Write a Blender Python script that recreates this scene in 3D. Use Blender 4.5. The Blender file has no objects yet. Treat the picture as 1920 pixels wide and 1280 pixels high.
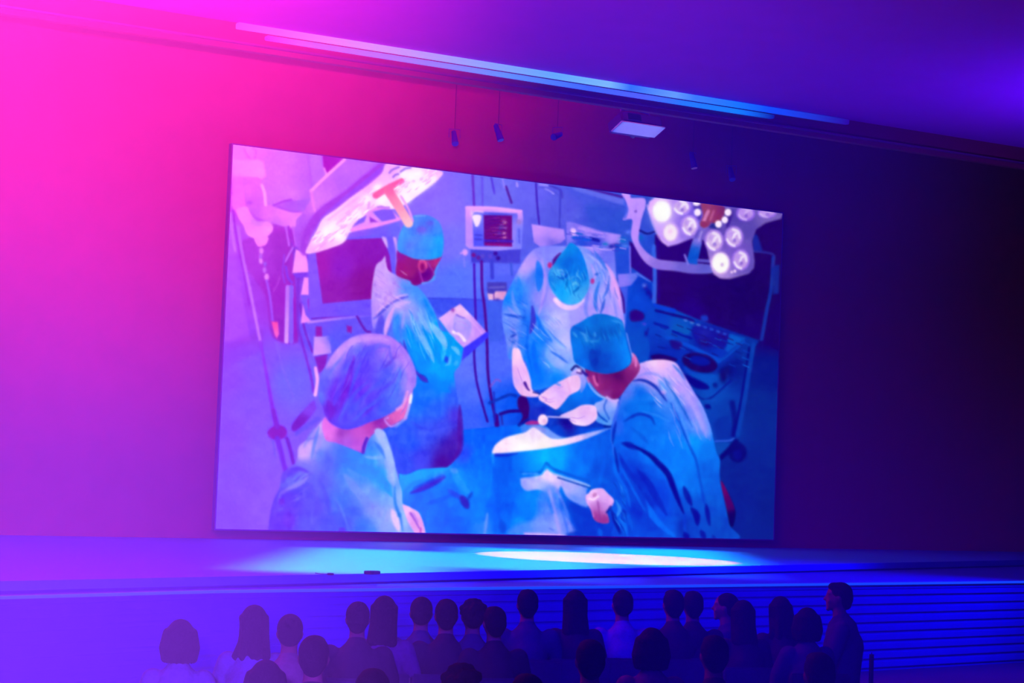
import bpy, bmesh, math, random
import numpy as np
from mathutils import Vector, Matrix

# ---------------------------------------------------------------------------
# Camera. The four corners of the projection screen fix the camera: their
# vanishing points give the focal length and the directions of the hall's
# axes (x along the screen, y towards it, z up).
# ---------------------------------------------------------------------------
scene = bpy.context.scene
COL = scene.collection
QUAD = [(437, 271), (1467, 400), (1450, 1011), (404, 991)]      # TL TR BR BL in the 1920x1280 frame
EYE, SCREEN_Y = 2.1, 26.0

def _meet(a, b, c, d):
    p = np.cross(np.cross([*a, 1.0], [*b, 1.0]), np.cross([*c, 1.0], [*d, 1.0]))
    return p[:2]/p[2]
_c = np.array([960.0, 640.0])
_v1 = _meet(QUAD[0], QUAD[1], QUAD[3], QUAD[2]); _v2 = _meet(QUAD[0], QUAD[3], QUAD[1], QUAD[2])
FOC = float((-(_v1-_c)@(_v2-_c))**0.5)
_ex = np.array([*(_v1-_c), FOC]); _ex /= np.linalg.norm(_ex)
_ez = np.array([*(_v2-_c), FOC]); _ez /= np.linalg.norm(_ez)
ROT = np.stack([_ex, np.cross(_ez, _ex), _ez])                  # camera axes (right, down, forward) -> hall axes

def ray(px, py): return ROT@np.array([(px-960)/FOC, (py-640)/FOC, 1.0])
def onY(px, py, y): r = ray(px, py); return r*(y/r[1])+np.array([0, 0, EYE])
def onZ(px, py, z): r = ray(px, py); return r*((z-EYE)/r[2])+np.array([0, 0, EYE])
def at(px, py, d): r = ray(px, py); return r/np.linalg.norm(r)*d+np.array([0, 0, EYE])
def to_px(P):
    q = ROT.T@(np.array(P).T-np.array([[0], [0], [EYE]]) if np.ndim(P) > 1 else np.array(P)-np.array([0, 0, EYE]))
    return q[0]/q[2]*FOC+960, q[1]/q[2]*FOC+640

cam_data = bpy.data.cameras.new('camera'); cam = bpy.data.objects.new('camera', cam_data); COL.objects.link(cam)
cam_data.sensor_width = 36.0; cam_data.lens = FOC/1920*36.0; cam_data.clip_end = 200
_m = np.eye(4); _m[:3, 0] = ROT[:, 0]; _m[:3, 1] = -ROT[:, 1]; _m[:3, 2] = -ROT[:, 2]; _m[2, 3] = EYE
cam.matrix_world = Matrix(_m.tolist())
scene.camera = cam

# ---------------------------------------------------------------------------
# World, exposure and the lamps, added fills among them
# ---------------------------------------------------------------------------
w = bpy.data.worlds.new('world'); scene.world = w; w.use_nodes = True
w.node_tree.nodes['Background'].inputs[0].default_value = (0.004, 0.0, 0.02, 1); w.node_tree.nodes['Background'].inputs[1].default_value = 1.0
vs = scene.view_settings
vs.view_transform = 'Standard'; vs.look = 'None'; vs.exposure = 0; vs.gamma = 1; vs.use_curve_mapping = False
scene.cycles.use_denoising = True
scene.cycles.max_bounces = 5; scene.cycles.volume_bounces = 0; scene.cycles.diffuse_bounces = 3
scene.cycles.sample_clamp_indirect = 4.0

def aim(o, target):
    d = Vector(target)-o.location
    o.rotation_euler = d.to_track_quat('-Z', 'Y').to_euler()
def spot(name, loc, target, colour, power, deg, blend, radius=0.12):
    l = bpy.data.lights.new(name, 'SPOT'); l.color = colour; l.energy = power
    l.spot_size = math.radians(deg); l.spot_blend = blend; l.shadow_soft_size = radius
    o = bpy.data.objects.new(name, l); COL.objects.link(o); o.location = loc; aim(o, target); return o

# magenta and violet lamps added beside the camera to make the glow at the left
spot('magenta_glow_fill', (-0.75, -0.5, 3.0), onY(250, 100, 26), (1.0, 0.03, 0.66), 82000, 24, 1.0)
spot('violet_glow_fill', (-0.7, -0.5, 2.6), onY(230, 1420, 24), (0.25, 0.038, 0.85), 30000, 25, 1.0)
def area(name, loc, rz, sx, sy, colour, power, spread, up=False):
    l = bpy.data.lights.new(name, 'AREA'); l.shape = 'RECTANGLE'; l.size = sx; l.size_y = sy; l.color = colour; l.energy = power; l.spread = math.radians(spread)
    o = bpy.data.objects.new(name, l); COL.objects.link(o); o.location = loc; o.rotation_euler = (math.pi if up else 0, 0, rz)
    return o
spot('blue_veil_fill', (0.6, -0.5, 2.2), onY(900, 1450, 24), (0.02, 0.0, 1.0), 4200, 24, 1.0)  # added lamp, lifts the dark audience with a blue veil
_w = area('wall_fill', (14.0, 24.45, 9.9), 0, 5.5, 0.3, (1.0, 0.0, 0.25), 112, 120); _w.rotation_euler = (math.radians(22), 0, 0)  # added lamp hidden behind the fascia, reddens the wall above the screen
area('magenta_ceiling_fill', (2.8, 18.5, 4.6), 0, 1, 1, (1.0, 0.03, 0.75), 5200, 160, True)  # added out of view at the left to tint the ceiling
area('blue_ceiling_fill', (22.4, 19.0, 4.6), 0, 1, 1, (0.08, 0.0, 1.0), 560, 160, True)  # added out of view at the right, colours the ceiling blue
# stage lighting
_c0 = onZ(1140, 1046, 1.1)
spot('stage_circle_spot', (_c0[0], _c0[1], 7.35), _c0, (1.0, 0.06, 0.06), 34000, 2*math.degrees(math.atan(1.72/6.25)), 0.12, 0.05)
_fl, _bl, _fr, _br = onZ(465, 1081, 1.1), onZ(555, 1031, 1.1), onZ(1400, 1063, 1.1), onZ(1350, 1027, 1.1)
_ml, _mr, _dp = (_fl+_bl)/2, (_fr+_br)/2, ((_bl-_fl)+(_br-_fr))/2
_ang = math.atan2(_dp[1], _dp[0])-math.pi/2; _wd = abs(float((_mr-_ml)@np.array([math.cos(_ang), math.sin(_ang), 0])))/3
for _k in range(3):
    _p = _ml+(_mr-_ml)*(_k+.5)/3
    area('stage_wash', (_p[0], _p[1], 7.4), _ang, _wd-.1, float(np.linalg.norm(_dp))-.5, (0.0, 0.30, 1.0), 290, 12)
spot('stage_front_spot', (21.4, 15.8, 5.2), onZ(1480, 1080, 1.05), (0.0, 0.0, 1.0), 8500, 75, 1.0)
spot('stage_front_spot', (3.0, 3.0, 6.8), onZ(820, 1100, 1.0), (0.02, 0.0, 1.0), 22000, 40, 1.0)
for _x, _y in ((4.0, 6.5), (8.0, 10.0), (12.5, 12.5)):
    spot('blue_haze_fill', (_x, _y, 7.3), (_x+.6, _y+1.2, 0), (0.01, 0.0, 1.0), 60, 110, 1.0)  # added overhead fill, gives the haze a blue cast
# ---------------------------------------------------------------------------
# The picture shown on the projection screen: painted with plain arithmetic
# (polygons, strokes, gradients) into an array, then laid on the screen mesh.
# ---------------------------------------------------------------------------
PX0, PY0, PW, PH = 396, 262, 1080, 756
CAN = np.zeros((PH, PW, 3), np.float32)
IDS = np.zeros((PH, PW), np.int16)
CUR = [0]

def _smooth(pts, n=6):
    P_ = np.array(pts, float); m = len(P_); out = []
    for i in range(m):
        p0, p1, p2, p3 = P_[i-1], P_[i], P_[(i+1) % m], P_[(i+2) % m]
        for k in range(n):
            t = k/n
            out.append(0.5*((2*p1)+(-p0+p2)*t+(2*p0-5*p1+4*p2-p3)*t*t+(-p0+3*p1-3*p2+p3)*t**3))
    return np.array(out)

def _osmooth(pts, n=6):
    P_ = np.array(pts, float)
    if len(P_) < 3: return P_
    Q = np.vstack([2*P_[0]-P_[1], P_, 2*P_[-1]-P_[-2]]); out = []
    for i in range(1, len(Q)-2):
        p0, p1, p2, p3 = Q[i-1:i+3]
        for k in range(n):
            t = k/n
            out.append(0.5*((2*p1)+(-p0+p2)*t+(2*p0-5*p1+4*p2-p3)*t*t+(-p0+3*p1-3*p2+p3)*t**3))
    out.append(P_[-1])
    return np.array(out)

def _box(pts, pad):
    x0 = max(int(pts[:, 0].min()-pad)-PX0, 0); x1 = min(int(pts[:, 0].max()+pad)+2-PX0, PW)
    y0 = max(int(pts[:, 1].min()-pad)-PY0, 0); y1 = min(int(pts[:, 1].max()+pad)+2-PY0, PH)
    if x1 <= x0 or y1 <= y0: return None
    yy, xx = np.mgrid[y0:y1, x0:x1].astype(np.float32)
    return (slice(y0, y1), slice(x0, x1)), xx+PX0, yy+PY0

def _cps(col, xx, yy):
    if not isinstance(col[0], (tuple, list)): return np.array(col, np.float32)
    ws = 0; acc = 0
    for (x, y, c) in col:
        w = 1.0/((xx-x)**2+(yy-y)**2+110.0)**1.6
        ws = ws+w; acc = acc+w[..., None]*np.array(c, np.float32)
    return acc/ws[..., None]

def _put(sl, a, c, mark):
    a = a[..., None]
    CAN[sl] = CAN[sl]*(1-a)+c*a
    if mark: IDS[sl][a[..., 0] > 0.5] = CUR[0]

def fill(pts, col, soft=1.6, sm=True, a=1.0, mark=True):
    p = _smooth(pts) if sm else np.array(pts, float)
    b = _box(p, soft+1)
    if b is None: return
    sl, xx, yy = b
    q = np.roll(p, -1, 0); d2 = np.full(xx.shape, 1e9, np.float32); ins = np.zeros(xx.shape, bool)
    for (ax, ay), (bx, by) in zip(p, q):
        ex_, ey_ = bx-ax, by-ay; L = ex_*ex_+ey_*ey_+1e-9
        t = np.clip(((xx-ax)*ex_+(yy-ay)*ey_)/L, 0, 1)
        d2 = np.minimum(d2, (xx-ax-t*ex_)**2+(yy-ay-t*ey_)**2)
        if ay != by:
            c = ((yy < ay) != (yy < by)) & (xx < (yy-ay)/(by-ay)*ex_+ax)
            ins ^= c
    sd = np.sqrt(d2)*np.where(ins, -1, 1)
    al = np.clip(0.5-sd/(2*soft), 0, 1); al = al*al*(3-2*al)
    _put(sl, al*a, _cps(col, xx, yy), mark and a > 0.5)

def line(pts, w, col, soft=1.4, a=1.0, w2=None, sm=True, mark=False, col2=None, taper=0.0):
    p = _osmooth(pts) if sm else np.array(pts, float)
    w2 = w if w2 is None else w2
    b = _box(p, max(w, w2)/2+soft+1)
    if b is None: return
    sl, xx, yy = b
    seg = np.sqrt(((p[1:]-p[:-1])**2).sum(1)); cum = np.concatenate([[0], np.cumsum(seg)]); T = cum[-1]+1e-9
    best = np.full(xx.shape, 1e9, np.float32); tt = np.zeros(xx.shape, np.float32)
    for i in range(len(p)-1):
        ax, ay = p[i]; ex_, ey_ = p[i+1]-p[i]; L = ex_*ex_+ey_*ey_+1e-9
        t = np.clip(((xx-ax)*ex_+(yy-ay)*ey_)/L, 0, 1)
        s = (cum[i]+t*seg[i])/T
        ww = (w+(w2-w)*s)*(1-taper+taper*np.clip(np.sin(np.pi*s), 0, 1)**0.7)
        d = np.sqrt((xx-ax-t*ex_)**2+(yy-ay-t*ey_)**2)-ww/2
        m = d < best; best = np.where(m, d, best); tt = np.where(m, s, tt)
    al = np.clip(0.5-best/(2*soft), 0, 1); al = al*al*(3-2*al)
    c = np.array(col, np.float32) if not isinstance(col[0], (tuple, list)) else _cps(col, xx, yy)
    if col2 is not None: c = c+(np.array(col2, np.float32)-c)*tt[..., None]
    _put(sl, al*a, c, mark)

def ell(x, y, rx, ry, col, rot=0, soft=1.5, a=1.0, mark=False, n=20):
    t = np.linspace(0, 2*np.pi, n, endpoint=False); r = np.radians(rot)
    ca, sa = np.cos(r), np.sin(r)
    fill([(x+rx*np.cos(k)*ca-ry*np.sin(k)*sa, y+rx*np.cos(k)*sa+ry*np.sin(k)*ca) for k in t], col, soft, False, a, mark)

def blob(x, y, rx, ry, col, a=1.0, rot=0):
    p = np.array([(x-3*max(rx, ry), y-3*max(rx, ry)), (x+3*max(rx, ry), y+3*max(rx, ry))])
    b = _box(p, 0)
    if b is None: return
    sl, xx, yy = b; r = np.radians(rot)
    u = (xx-x)*np.cos(r)+(yy-y)*np.sin(r); v = -(xx-x)*np.sin(r)+(yy-y)*np.cos(r)
    _put(sl, a*np.exp(-0.5*((u/rx)**2+(v/ry)**2)), np.array(col, np.float32), False)

def paint_picture():
    # ---- room behind the surgeons: walls and floor
    CUR[0] = 0
    S = [(396, 262), (1476, 262), (1476, 1018), (396, 1018)]
    fill(S, [(450, 285, (245, 115, 250)), (520, 330, (215, 110, 250)), (590, 340, (190, 100, 255)), (540, 370, (215, 115, 250)), (570, 395, (175, 95, 255)),
             (830, 400, (138, 110, 255)), (840, 450, (122, 112, 255)), (860, 530, (92, 117, 255)), (800, 360, (140, 105, 255)), (930, 360, (112, 108, 235)),
             (1000, 350, (105, 100, 235)), (1060, 390, (86, 88, 218)), (1130, 400, (62, 80, 205)), (1165, 430, (45, 78, 200)), (1100, 350, (70, 85, 215)),
             (1200, 450, (35, 75, 200)), (1230, 420, (35, 60, 180)), (1300, 500, (30, 0, 75)), (1440, 450, (30, 0, 75)),
             (425, 380, (205, 60, 240)), (430, 440, (180, 75, 245)), (432, 530, (172, 72, 245)), (480, 560, (165, 60, 225)), (520, 540, (165, 40, 190)), (530, 450, (170, 45, 205)),
             (420, 620, (155, 60, 235)), (425, 700, (145, 68, 235)), (480, 760, (130, 82, 252)), (540, 720, (115, 98, 255)), (425, 820, (135, 72, 248)),
             (450, 900, (130, 78, 255)), (500, 850, (133, 88, 255)), (500, 950, (135, 85, 255)), (420, 970, (128, 72, 250)), (480, 690, (135, 82, 250)),
             (880, 690, (95, 115, 252)), (930, 600, (65, 88, 240)), (940, 680, (78, 105, 250)), (880, 780, (60, 95, 252)), (930, 760, (25, 95, 245)), (890, 740, (80, 110, 252)),
             (960, 760, (10, 80, 235)), (1000, 780, (10, 50, 200)),
             (1190, 560, (18, 72, 205)), (1200, 640, (3, 72, 190)), (1215, 600, (5, 65, 190)), (1420, 760, (10, 38, 135)), (1440, 950, (5, 28, 120)),
             (1440, 700, (12, 22, 125)), (1400, 950, (0, 30, 130)), (1390, 880, (3, 32, 130)), (1450, 620, (30, 0, 95)), (1460, 550, (30, 0, 90)), (1340, 800, (5, 60, 165))], 1, False)
    # door leaf and strip on the left wall
    fill([(576, 280), (606, 285), (606, 300), (612, 328), (600, 350), (584, 360)], (188, 105, 255), 2, False, .8, False)
    line([(577, 290), (581, 325), (585, 352)], 4, (180, 85, 240), a=.7)
    fill([(418, 400), (436, 398), (444, 500), (470, 640), (420, 640)], (178, 78, 245), 3, False, .7, False)
    line([(437, 395), (443, 440), (455, 500), (467, 570)], 4, (150, 35, 210), a=.7)
    # floor edge
    fill([(420, 650), (470, 625), (490, 618), (490, 655), (440, 680), (420, 690)], (150, 50, 205), 7, True, .55, False)
    fill([(412, 660), (430, 655), (480, 650), (505, 690), (510, 760), (505, 790), (470, 800), (408, 790)], (140, 75, 245), 12, True, .35, False)
    fill([(455, 450), (555, 440), (560, 520), (556, 590), (560, 640), (512, 632), (500, 560), (476, 520), (460, 500)], [(480, 480, (172, 55, 215)), (540, 470, (160, 45, 200)), (520, 560, (160, 35, 195)), (540, 620, (150, 35, 190))], 4, True, 1, False)
    # shadow stretched on the blue floor
    fill([(800, 559), (920, 562), (915, 600), (870, 600), (820, 590)], (66, 78, 238), 3, False, .9, False)
    line([(800, 559), (860, 560), (915, 563)], 2.5, (60, 60, 215), a=.8)
    # ceiling opening, cable loop
    fill([(604, 286), (606.5, 314.7), (614, 326), (628, 314), (648, 294), (650, 280)], [(620, 300, (165, 22, 185)), (640, 290, (175, 25, 205))], 2, False)
    line([(608, 315), (613, 330)], 3, (240, 140, 255))
    line([(457, 278), (463, 290), (472, 300), (478, 297), (480, 283), (474, 278)], 1.8, (195, 70, 215), a=.8)
    # rail and cables, right upper wall
    line([(1080, 352), (1120, 364), (1166, 378)], 11, (98, 108, 226), 3)
    line([(1090, 350), (1130, 360), (1166, 369)], 3.5, (70, 10, 120), 2)
    fill([(1100, 385), (1165, 395), (1190, 425), (1180, 445), (1120, 430)], (45, 78, 200), 8, True, .6, False)
    line([(1005, 343), (1007, 380), (1011, 420)], 3.2, (62, 25, 165))
    line([(1051, 355), (1050, 390), (1049, 426)], 3, (62, 58, 190))
    line([(1012, 346), (1024, 347), (1034, 349)], 3, (170, 150, 250)); line([(1022, 353), (1032, 358), (1038, 363)], 3, (165, 150, 250))
    line([(1030, 348), (1045, 353), (1053, 360), (1054, 370)], 4, (70, 60, 190)); line([(1010, 351), (1022, 352), (1040, 360), (1050, 368)], 2, (75, 70, 200), a=.7)
    for (a_, b_, c_, w_) in [((886, 326), (889, 386), (105, 45, 195), 4.5), ((904, 331), (905, 385), (105, 80, 230), 4), ((921, 332), (927, 362), (88, 55, 215), 3.6), ((949, 350), (959, 380), (85, 25, 140), 4.2), ((942, 334), (946, 352), (150, 130, 250), 3)]:
        line([a_, b_], w_, c_)
    line([(969, 343), (970, 349)], 4, (175, 150, 250))
    # ---- cart with white boxes left of the old monitor
    fill([(548, 458), (600, 470), (604, 600), (700, 588), (700, 660), (590, 668), (560, 640), (556, 560)], [(560, 560, (135, 60, 225)), (590, 600, (120, 80, 245)), (680, 610, (112, 82, 245)), (640, 640, (100, 85, 245)), (560, 500, (140, 60, 225))], 3, False)
    line([(547, 455), (552, 470), (560, 480), (558, 600), (566, 640), (582, 700), (588, 735)], 5, (130, 45, 210), 2)
    line([(562, 570), (572, 620), (586, 660)], 4, (125, 35, 195), 2)
    line([(535, 490), (548, 466), (556, 455)], 3, (200, 115, 255)); line([(533, 478), (530, 510), (534, 530)], 3, (150, 60, 230))
    line([(536, 500), (540, 520), (548, 530)], 4, (135, 60, 235), 2)
    line([(592, 690), (595, 715), (591, 740)], 6.5, (250, 165, 250), col2=(250, 175, 245))
    fill([(554.7, 467), (573.4, 477), (581, 510), (548, 512)], (255, 148, 250), 1.4, False)
    fill([(548, 512), (582, 510), (584, 520), (556, 521)], (130, 62, 235), 1.4, False)
    fill([(570, 520), (584, 520), (588, 553), (564, 552.5)], (252, 145, 250), 1.4, False)
    fill([(563, 553), (590, 553), (596, 590), (580, 596), (568, 572)], (128, 80, 250), 1.6, False)
    fill([(577, 561), (589, 559), (592, 583), (581, 586)], (158, 30, 195), 1.6)
    fill([(568, 570), (573, 590), (584, 603), (564, 606), (566, 588)], (240, 135, 250), 1.4, False)
    line([(578, 604), (620, 599), (672, 593), (696, 590)], 4.5, (205, 135, 255), 1.5, col2=(125, 95, 255))
    line([(585, 597), (640, 592), (695, 588)], 2.5, (120, 20, 165))
    fill([(592, 612), (603, 612), (604, 632), (592, 632)], (150, 25, 170), 2, False); fill([(650, 610), (660, 612), (659, 624), (651, 622)], (150, 25, 170), 2, False)
    line([(668, 590), (676, 605), (686, 620), (694, 622)], 4, (110, 20, 170), 2)
    fill([(589, 631), (618, 630), (621, 662), (587, 667)], [(600, 650, (222, 150, 250)), (620, 640, (150, 120, 252))], 2, False)
    fill([(590, 669), (614, 664), (610, 690), (598, 700)], (140, 30, 185), 2.5, False)
    line([(619, 634), (634, 650)], 10, (98, 90, 252), 4, a=.8)
    # tall pale upright
    line([(539.5, 538), (537, 640)], 8, (190, 110, 255), col2=(225, 155, 255)); line([(546.5, 538), (546, 640)], 8, (140, 92, 255))
    line([(551.5, 560), (554, 630)], 4, (160, 25, 190), a=.8)
    # ---- drip stand
    line([(432, 400), (436, 440), (441, 470)], 5, (205, 115, 255), a=.7)
    line([(446, 425), (455, 480), (468, 540), (478, 590), (488, 640)], 5, (190, 100, 250), 1.5, col2=(205, 120, 255))
    line([(488, 640), (493, 665), (503, 720), (512, 770), (517, 795)], 4.5, (150, 55, 235), 1.6, w2=8, col2=(130, 35, 210))
    line([(517, 640), (530, 690), (550, 745)], 2.5, (140, 100, 255), 2, a=.6)
    fill([(502, 808), (514, 798), (530, 798), (538, 808), (534, 820), (516, 825), (504, 818)], (135, 20, 172), 3)
    line([(513, 770), (520, 800)], 9, (128, 32, 195), 3)
    line([(520, 822), (528, 850), (535, 880)], 10, (118, 40, 212), 2.5); line([(529, 825), (538, 872)], 3, (140, 90, 250), a=.6)
    line([(538, 822), (545, 845), (550, 868)], 7, (112, 25, 185), 2.5); line([(512, 825), (516, 855)], 3, (110, 80, 250), 2)
    fill([(548, 795), (585, 752), (592, 760), (590, 772), (556, 808)], [(560, 795, (118, 20, 175)), (582, 762, (130, 62, 225))], 3)
    line([(556, 812), (596, 785)], 9, (100, 78, 250), 3, a=.7)
    for (x, y, r, c) in [(490, 470, 4, (235, 130, 250)), (489, 480, 3, (190, 100, 245)), (489, 489, 3.4, (235, 140, 250)), (496, 506, 3.4, (200, 110, 250)), (500, 519, 4.2, (240, 140, 250)), (497, 495, 2.6, (150, 90, 240))]: ell(x, y, r, r*1.5, c, soft=2.5)
    line([(500, 526), (506, 555), (511, 600)], 4, (165, 85, 250), 2); line([(513, 545), (520, 533), (524, 520)], 2, (190, 80, 225), 2, a=.7)
    fill([(509, 603), (521, 603), (523, 626), (519, 634), (515, 628)], [(515, 606, (255, 75, 165)), (519, 628, (255, 100, 190))], 2, False)
    # ---- equipment between the column of cables and the surgeon
    fill([(882, 468), (976, 468), (975, 494), (884, 492)], (70, 62, 205), 2, False)
    for (x, y, c) in [(888, 478, (120, 20, 130)), (897, 483, (100, 30, 150)), (929, 475, (60, 10, 140)), (934, 484, (55, 15, 140)), (905, 480, (90, 70, 200)), (919, 480, (90, 70, 210))]: ell(x, y, 4, 4, c, soft=2)
    fill([(914, 500), (970, 497), (970, 512), (914, 514)], (98, 105, 250), 2.5, False)
    fill([(906, 494), (985, 494), (975, 520), (950, 560), (945, 600), (915, 600)], (84, 98, 240), 5, False, .5, False)
    line([(922, 490), (923, 520)], 7, (60, 60, 205), 2); line([(958, 495), (960, 515)], 4, (60, 80, 210), 2)
    fill([(913, 529), (950, 529), (951, 550), (914, 552)], (72, 60, 180), 1.8, False); line([(917, 539), (945, 538)], 3, (110, 100, 205), 2)
    fill([(914, 550), (925, 551), (930, 546), (950, 546), (948, 562), (916, 562)], [(925, 557, (235, 180, 215)), (945, 550, (225, 150, 200))], 1.8, False)
    line([(926, 550), (926, 562)], 2, (120, 60, 170)); blob(932, 562, 4, 2.5, (50, 30, 170), .8)
    fill([(913, 564), (950, 564), (950, 580), (942, 640), (918, 640)], (62, 92, 232), 3, False, .9, False)
    # white machine parts above the surgeon
    fill([(996.6, 420), (1057.5, 430), (1060, 448), (1052, 455), (1029, 461), (1014, 463), (1001, 454)], [(1010, 430, (205, 150, 248)), (1040, 440, (195, 145, 245)), (1035, 455, (110, 100, 225)), (1015, 458, (170, 130, 240))], 1.6, False)
    fill([(1062, 416), (1072, 416), (1100, 425), (1132, 434), (1164, 440), (1163, 455), (1150, 468), (1062, 464)], [(1070, 440, (140, 120, 240)), (1100, 430, (180, 140, 245)), (1150, 445, (175, 140, 245)), (1090, 452, (25, 70, 205)), (1115, 455, (60, 70, 210))], 2, False)
    fill([(1070, 430), (1077, 428), (1081, 436), (1074, 446)], (235, 190, 248), 2)
    line([(1085, 428), (1130, 438)], 4, (180, 140, 248)); line([(1100, 440), (1132, 444)], 3, (170, 140, 245)); line([(1108, 447), (1122, 451)], 6, (25, 25, 150), 2); line([(1075, 445), (1105, 449)], 6, (20, 80, 215), 2.5)
    fill([(1080, 462), (1130, 462), (1152, 468), (1156, 520), (1120, 520), (1095, 480)], [(1110, 470, (165, 135, 245)), (1140, 480, (105, 110, 235)), (1145, 510, (120, 130, 240))], 2, False)
    line([(1092, 463), (1140, 468), (1152, 466)], 2.5, (190, 160, 250))
    for k in range(6): line([(1112+k*2, 476+k*6), (1145, 480+k*6)], 1.5, (90, 90, 225), a=.5)
    for (x, y, r, c) in [(1135, 458, 4, (20, 120, 190)), (1146, 462, 4, (15, 30, 150)), (1156, 460, 5, (20, 25, 150)), (1168, 450, 6, (20, 110, 195)), (1178, 435, 4, (95, 120, 240)), (1172, 463, 6, (80, 130, 235)), (1200, 445, 5, (15, 95, 190)), (1208, 432, 4, (20, 0, 110))]: blob(x, y, r, r*.7, c, .9)
    fill([(1154, 464), (1180, 464), (1181, 515), (1158, 520)], (35, 75, 205), 2, False)
    fill([(1180, 452), (1186, 455), (1228, 500), (1226, 530), (1190, 505), (1182, 500)], (45, 5, 115), 2, False)
    line([(1181, 462), (1182, 512)], 3, (115, 110, 235))
    fill([(1158, 514), (1192, 512), (1198, 520), (1182, 535), (1160, 540)], [(1170, 525, (140, 120, 240)), (1190, 520, (95, 115, 230))], 2, False)
    line([(1194, 512), (1218, 528)], 4, (85, 115, 232)); fill([(1196, 518), (1222, 530), (1224, 580), (1180, 590), (1180, 560), (1188, 530)], [(1200, 560, (5, 70, 205)), (1215, 545, (10, 50, 180))], 2.5, False)
    fill([(1160, 538), (1177, 538), (1174, 590), (1170, 640), (1162, 610)], [(1168, 560, (65, 90, 225)), (1170, 610, (75, 110, 235))], 2.5, False); line([(1160, 540), (1168, 560), (1170, 585)], 4, (60, 10, 120), 2)
    fill([(1181, 586), (1192, 580), (1207, 588), (1205, 600), (1184, 602)], (45, 5, 115), 3)
    for (x, y) in [(1210, 538), (1216, 548), (1222, 556), (1218, 618), (1212, 625)]: blob(x, y, 3, 4, (30, 0, 130), .8)
    blob(1208, 535, 3, 3, (90, 120, 230), .9); blob(1208, 607, 3, 2, (90, 70, 210), .8)
    line([(1221, 630), (1222, 650), (1216, 680)], 4, (0, 35, 165), 2)
    # ---- dark flat monitor on the right and its post
    CUR[0] = 8
    fill([(1228, 440), (1440, 405), (1467, 398), (1467, 660), (1424, 640), (1300, 595), (1226, 570)], [(1260, 540, (40, 0, 80)), (1330, 560, (32, 0, 72)), (1400, 560, (28, 0, 70)), (1300, 585, (38, 0, 110)), (1250, 470, (42, 0, 95)), (1460, 620, (30, 0, 85)), (1430, 450, (35, 0, 78)), (1420, 620, (30, 0, 95))], 2, False)
    line([(1450, 482), (1446, 540), (1438, 580), (1428, 636)], 6.5, (22, 45, 150), 2, mark=True)
    fill([(1446, 498), (1462, 496), (1460, 550), (1450, 552)], (22, 38, 140), 2.5, False, .9, False)
    fill([(1410, 440), (1420, 440), (1430, 470), (1412, 472)], (25, 38, 150), 3, False, .9, False); line([(1414, 471), (1440, 474), (1452, 480), (1449, 500)], 3.5, (45, 45, 145), 2)
    line([(1226, 462), (1228, 520), (1227, 566)], 8, (52, 98, 220), 2, a=.95); line([(1234, 455), (1235, 560)], 5, (40, 0, 125), 3, a=.7)
    fill([(1315, 592), (1326, 592), (1327, 601), (1316, 601)], (25, 50, 180), 2.5)
    # ---- console trolley
    CUR[0] = 9
    fill([(1222, 570), (1265, 580), (1300, 596), (1424, 638), (1416, 650), (1378, 820), (1340, 830), (1300, 735), (1280, 695), (1225, 690), (1215, 630)], [(1240, 600, (8, 62, 190)), (1270, 610, (10, 80, 185)), (1330, 640, (20, 25, 150)), (1350, 660, (5, 50, 180)), (1260, 660, (8, 40, 170)), (1250, 690, (5, 40, 165)), (1380, 690, (5, 25, 130)), (1340, 740, (5, 70, 175)), (1370, 770, (5, 55, 160)), (1330, 790, (5, 60, 170)), (1400, 660, (8, 45, 150))], 2.5, False)
    line([(1228, 572), (1264, 582)], 7, (8, 60, 205), 2); line([(1230, 582), (1262, 590)], 4, (25, 0, 110), 2)
    line([(1228, 606), (1252, 614)], 5, (10, 20, 150), 2); line([(1262, 590), (1290, 597), (1300, 602)], 5, (25, 5, 115), 2)
    fill([(1262, 610), (1272, 606), (1294, 614), (1288, 628), (1262, 620)], (10, 85, 180), 2.5); line([(1262, 621), (1296, 634)], 5, (12, 15, 145), 2)
    fill([(1300, 612), (1325, 612), (1366, 628), (1364, 650), (1320, 648), (1300, 632)], (22, 20, 145), 4)
    blob(1322, 641, 7, 5, (35, 0, 95), .9); blob(1318, 625, 10, 8, (30, 30, 160), .7); blob(1360, 632, 12, 9, (30, 10, 130), .7)
    for k in range(9): ell(1285+k*12.3, 600.5+k*4.2, 4.2, 2, (70, 115, 205) if k < 3 else (38, 78, 200), rot=15, soft=2)
    fill([(1368, 625), (1398, 634), (1365, 660), (1360, 655)], (10, 82, 190), 3, False)
    line([(1250, 632), (1290, 647), (1312, 658), (1348, 676)], 6, (12, 72, 200), 2, w2=8); line([(1348, 676), (1362, 668), (1395, 640)], 4, (14, 72, 185), 2)
    line([(1256, 640), (1300, 660)], 3, (20, 10, 130), 2, a=.8)
    fill([(1258, 637), (1278, 642), (1274, 655), (1260, 652)], (35, 5, 110), 3, a=.8)
    ell(1312, 680, 34, 17.5, (30, 0, 82), rot=14, soft=3, mark=True); ell(1312, 676, 20, 9, (8, 22, 150), rot=10, soft=4)
    fill([(1222, 666), (1240, 664), (1268, 672), (1262, 678), (1225, 675)], (32, 0, 88), 2.5)
    line([(1285, 690), (1300, 700), (1345, 708)], 6, (10, 65, 190), 3); fill([(1292, 700), (1345, 702), (1368, 690), (1364, 725), (1345, 740), (1325, 742)], [(1330, 712, (8, 80, 190)), (1350, 725, (8, 68, 175))], 3, False)
    fill([(1280, 700), (1325, 720), (1326, 730), (1300, 725)], (12, 5, 125), 3); blob(1341, 722, 3.5, 3.5, (10, 10, 120), .9); line([(1300, 737), (1328, 748), (1372, 712)], 3, (8, 22, 140), 2)
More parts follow.
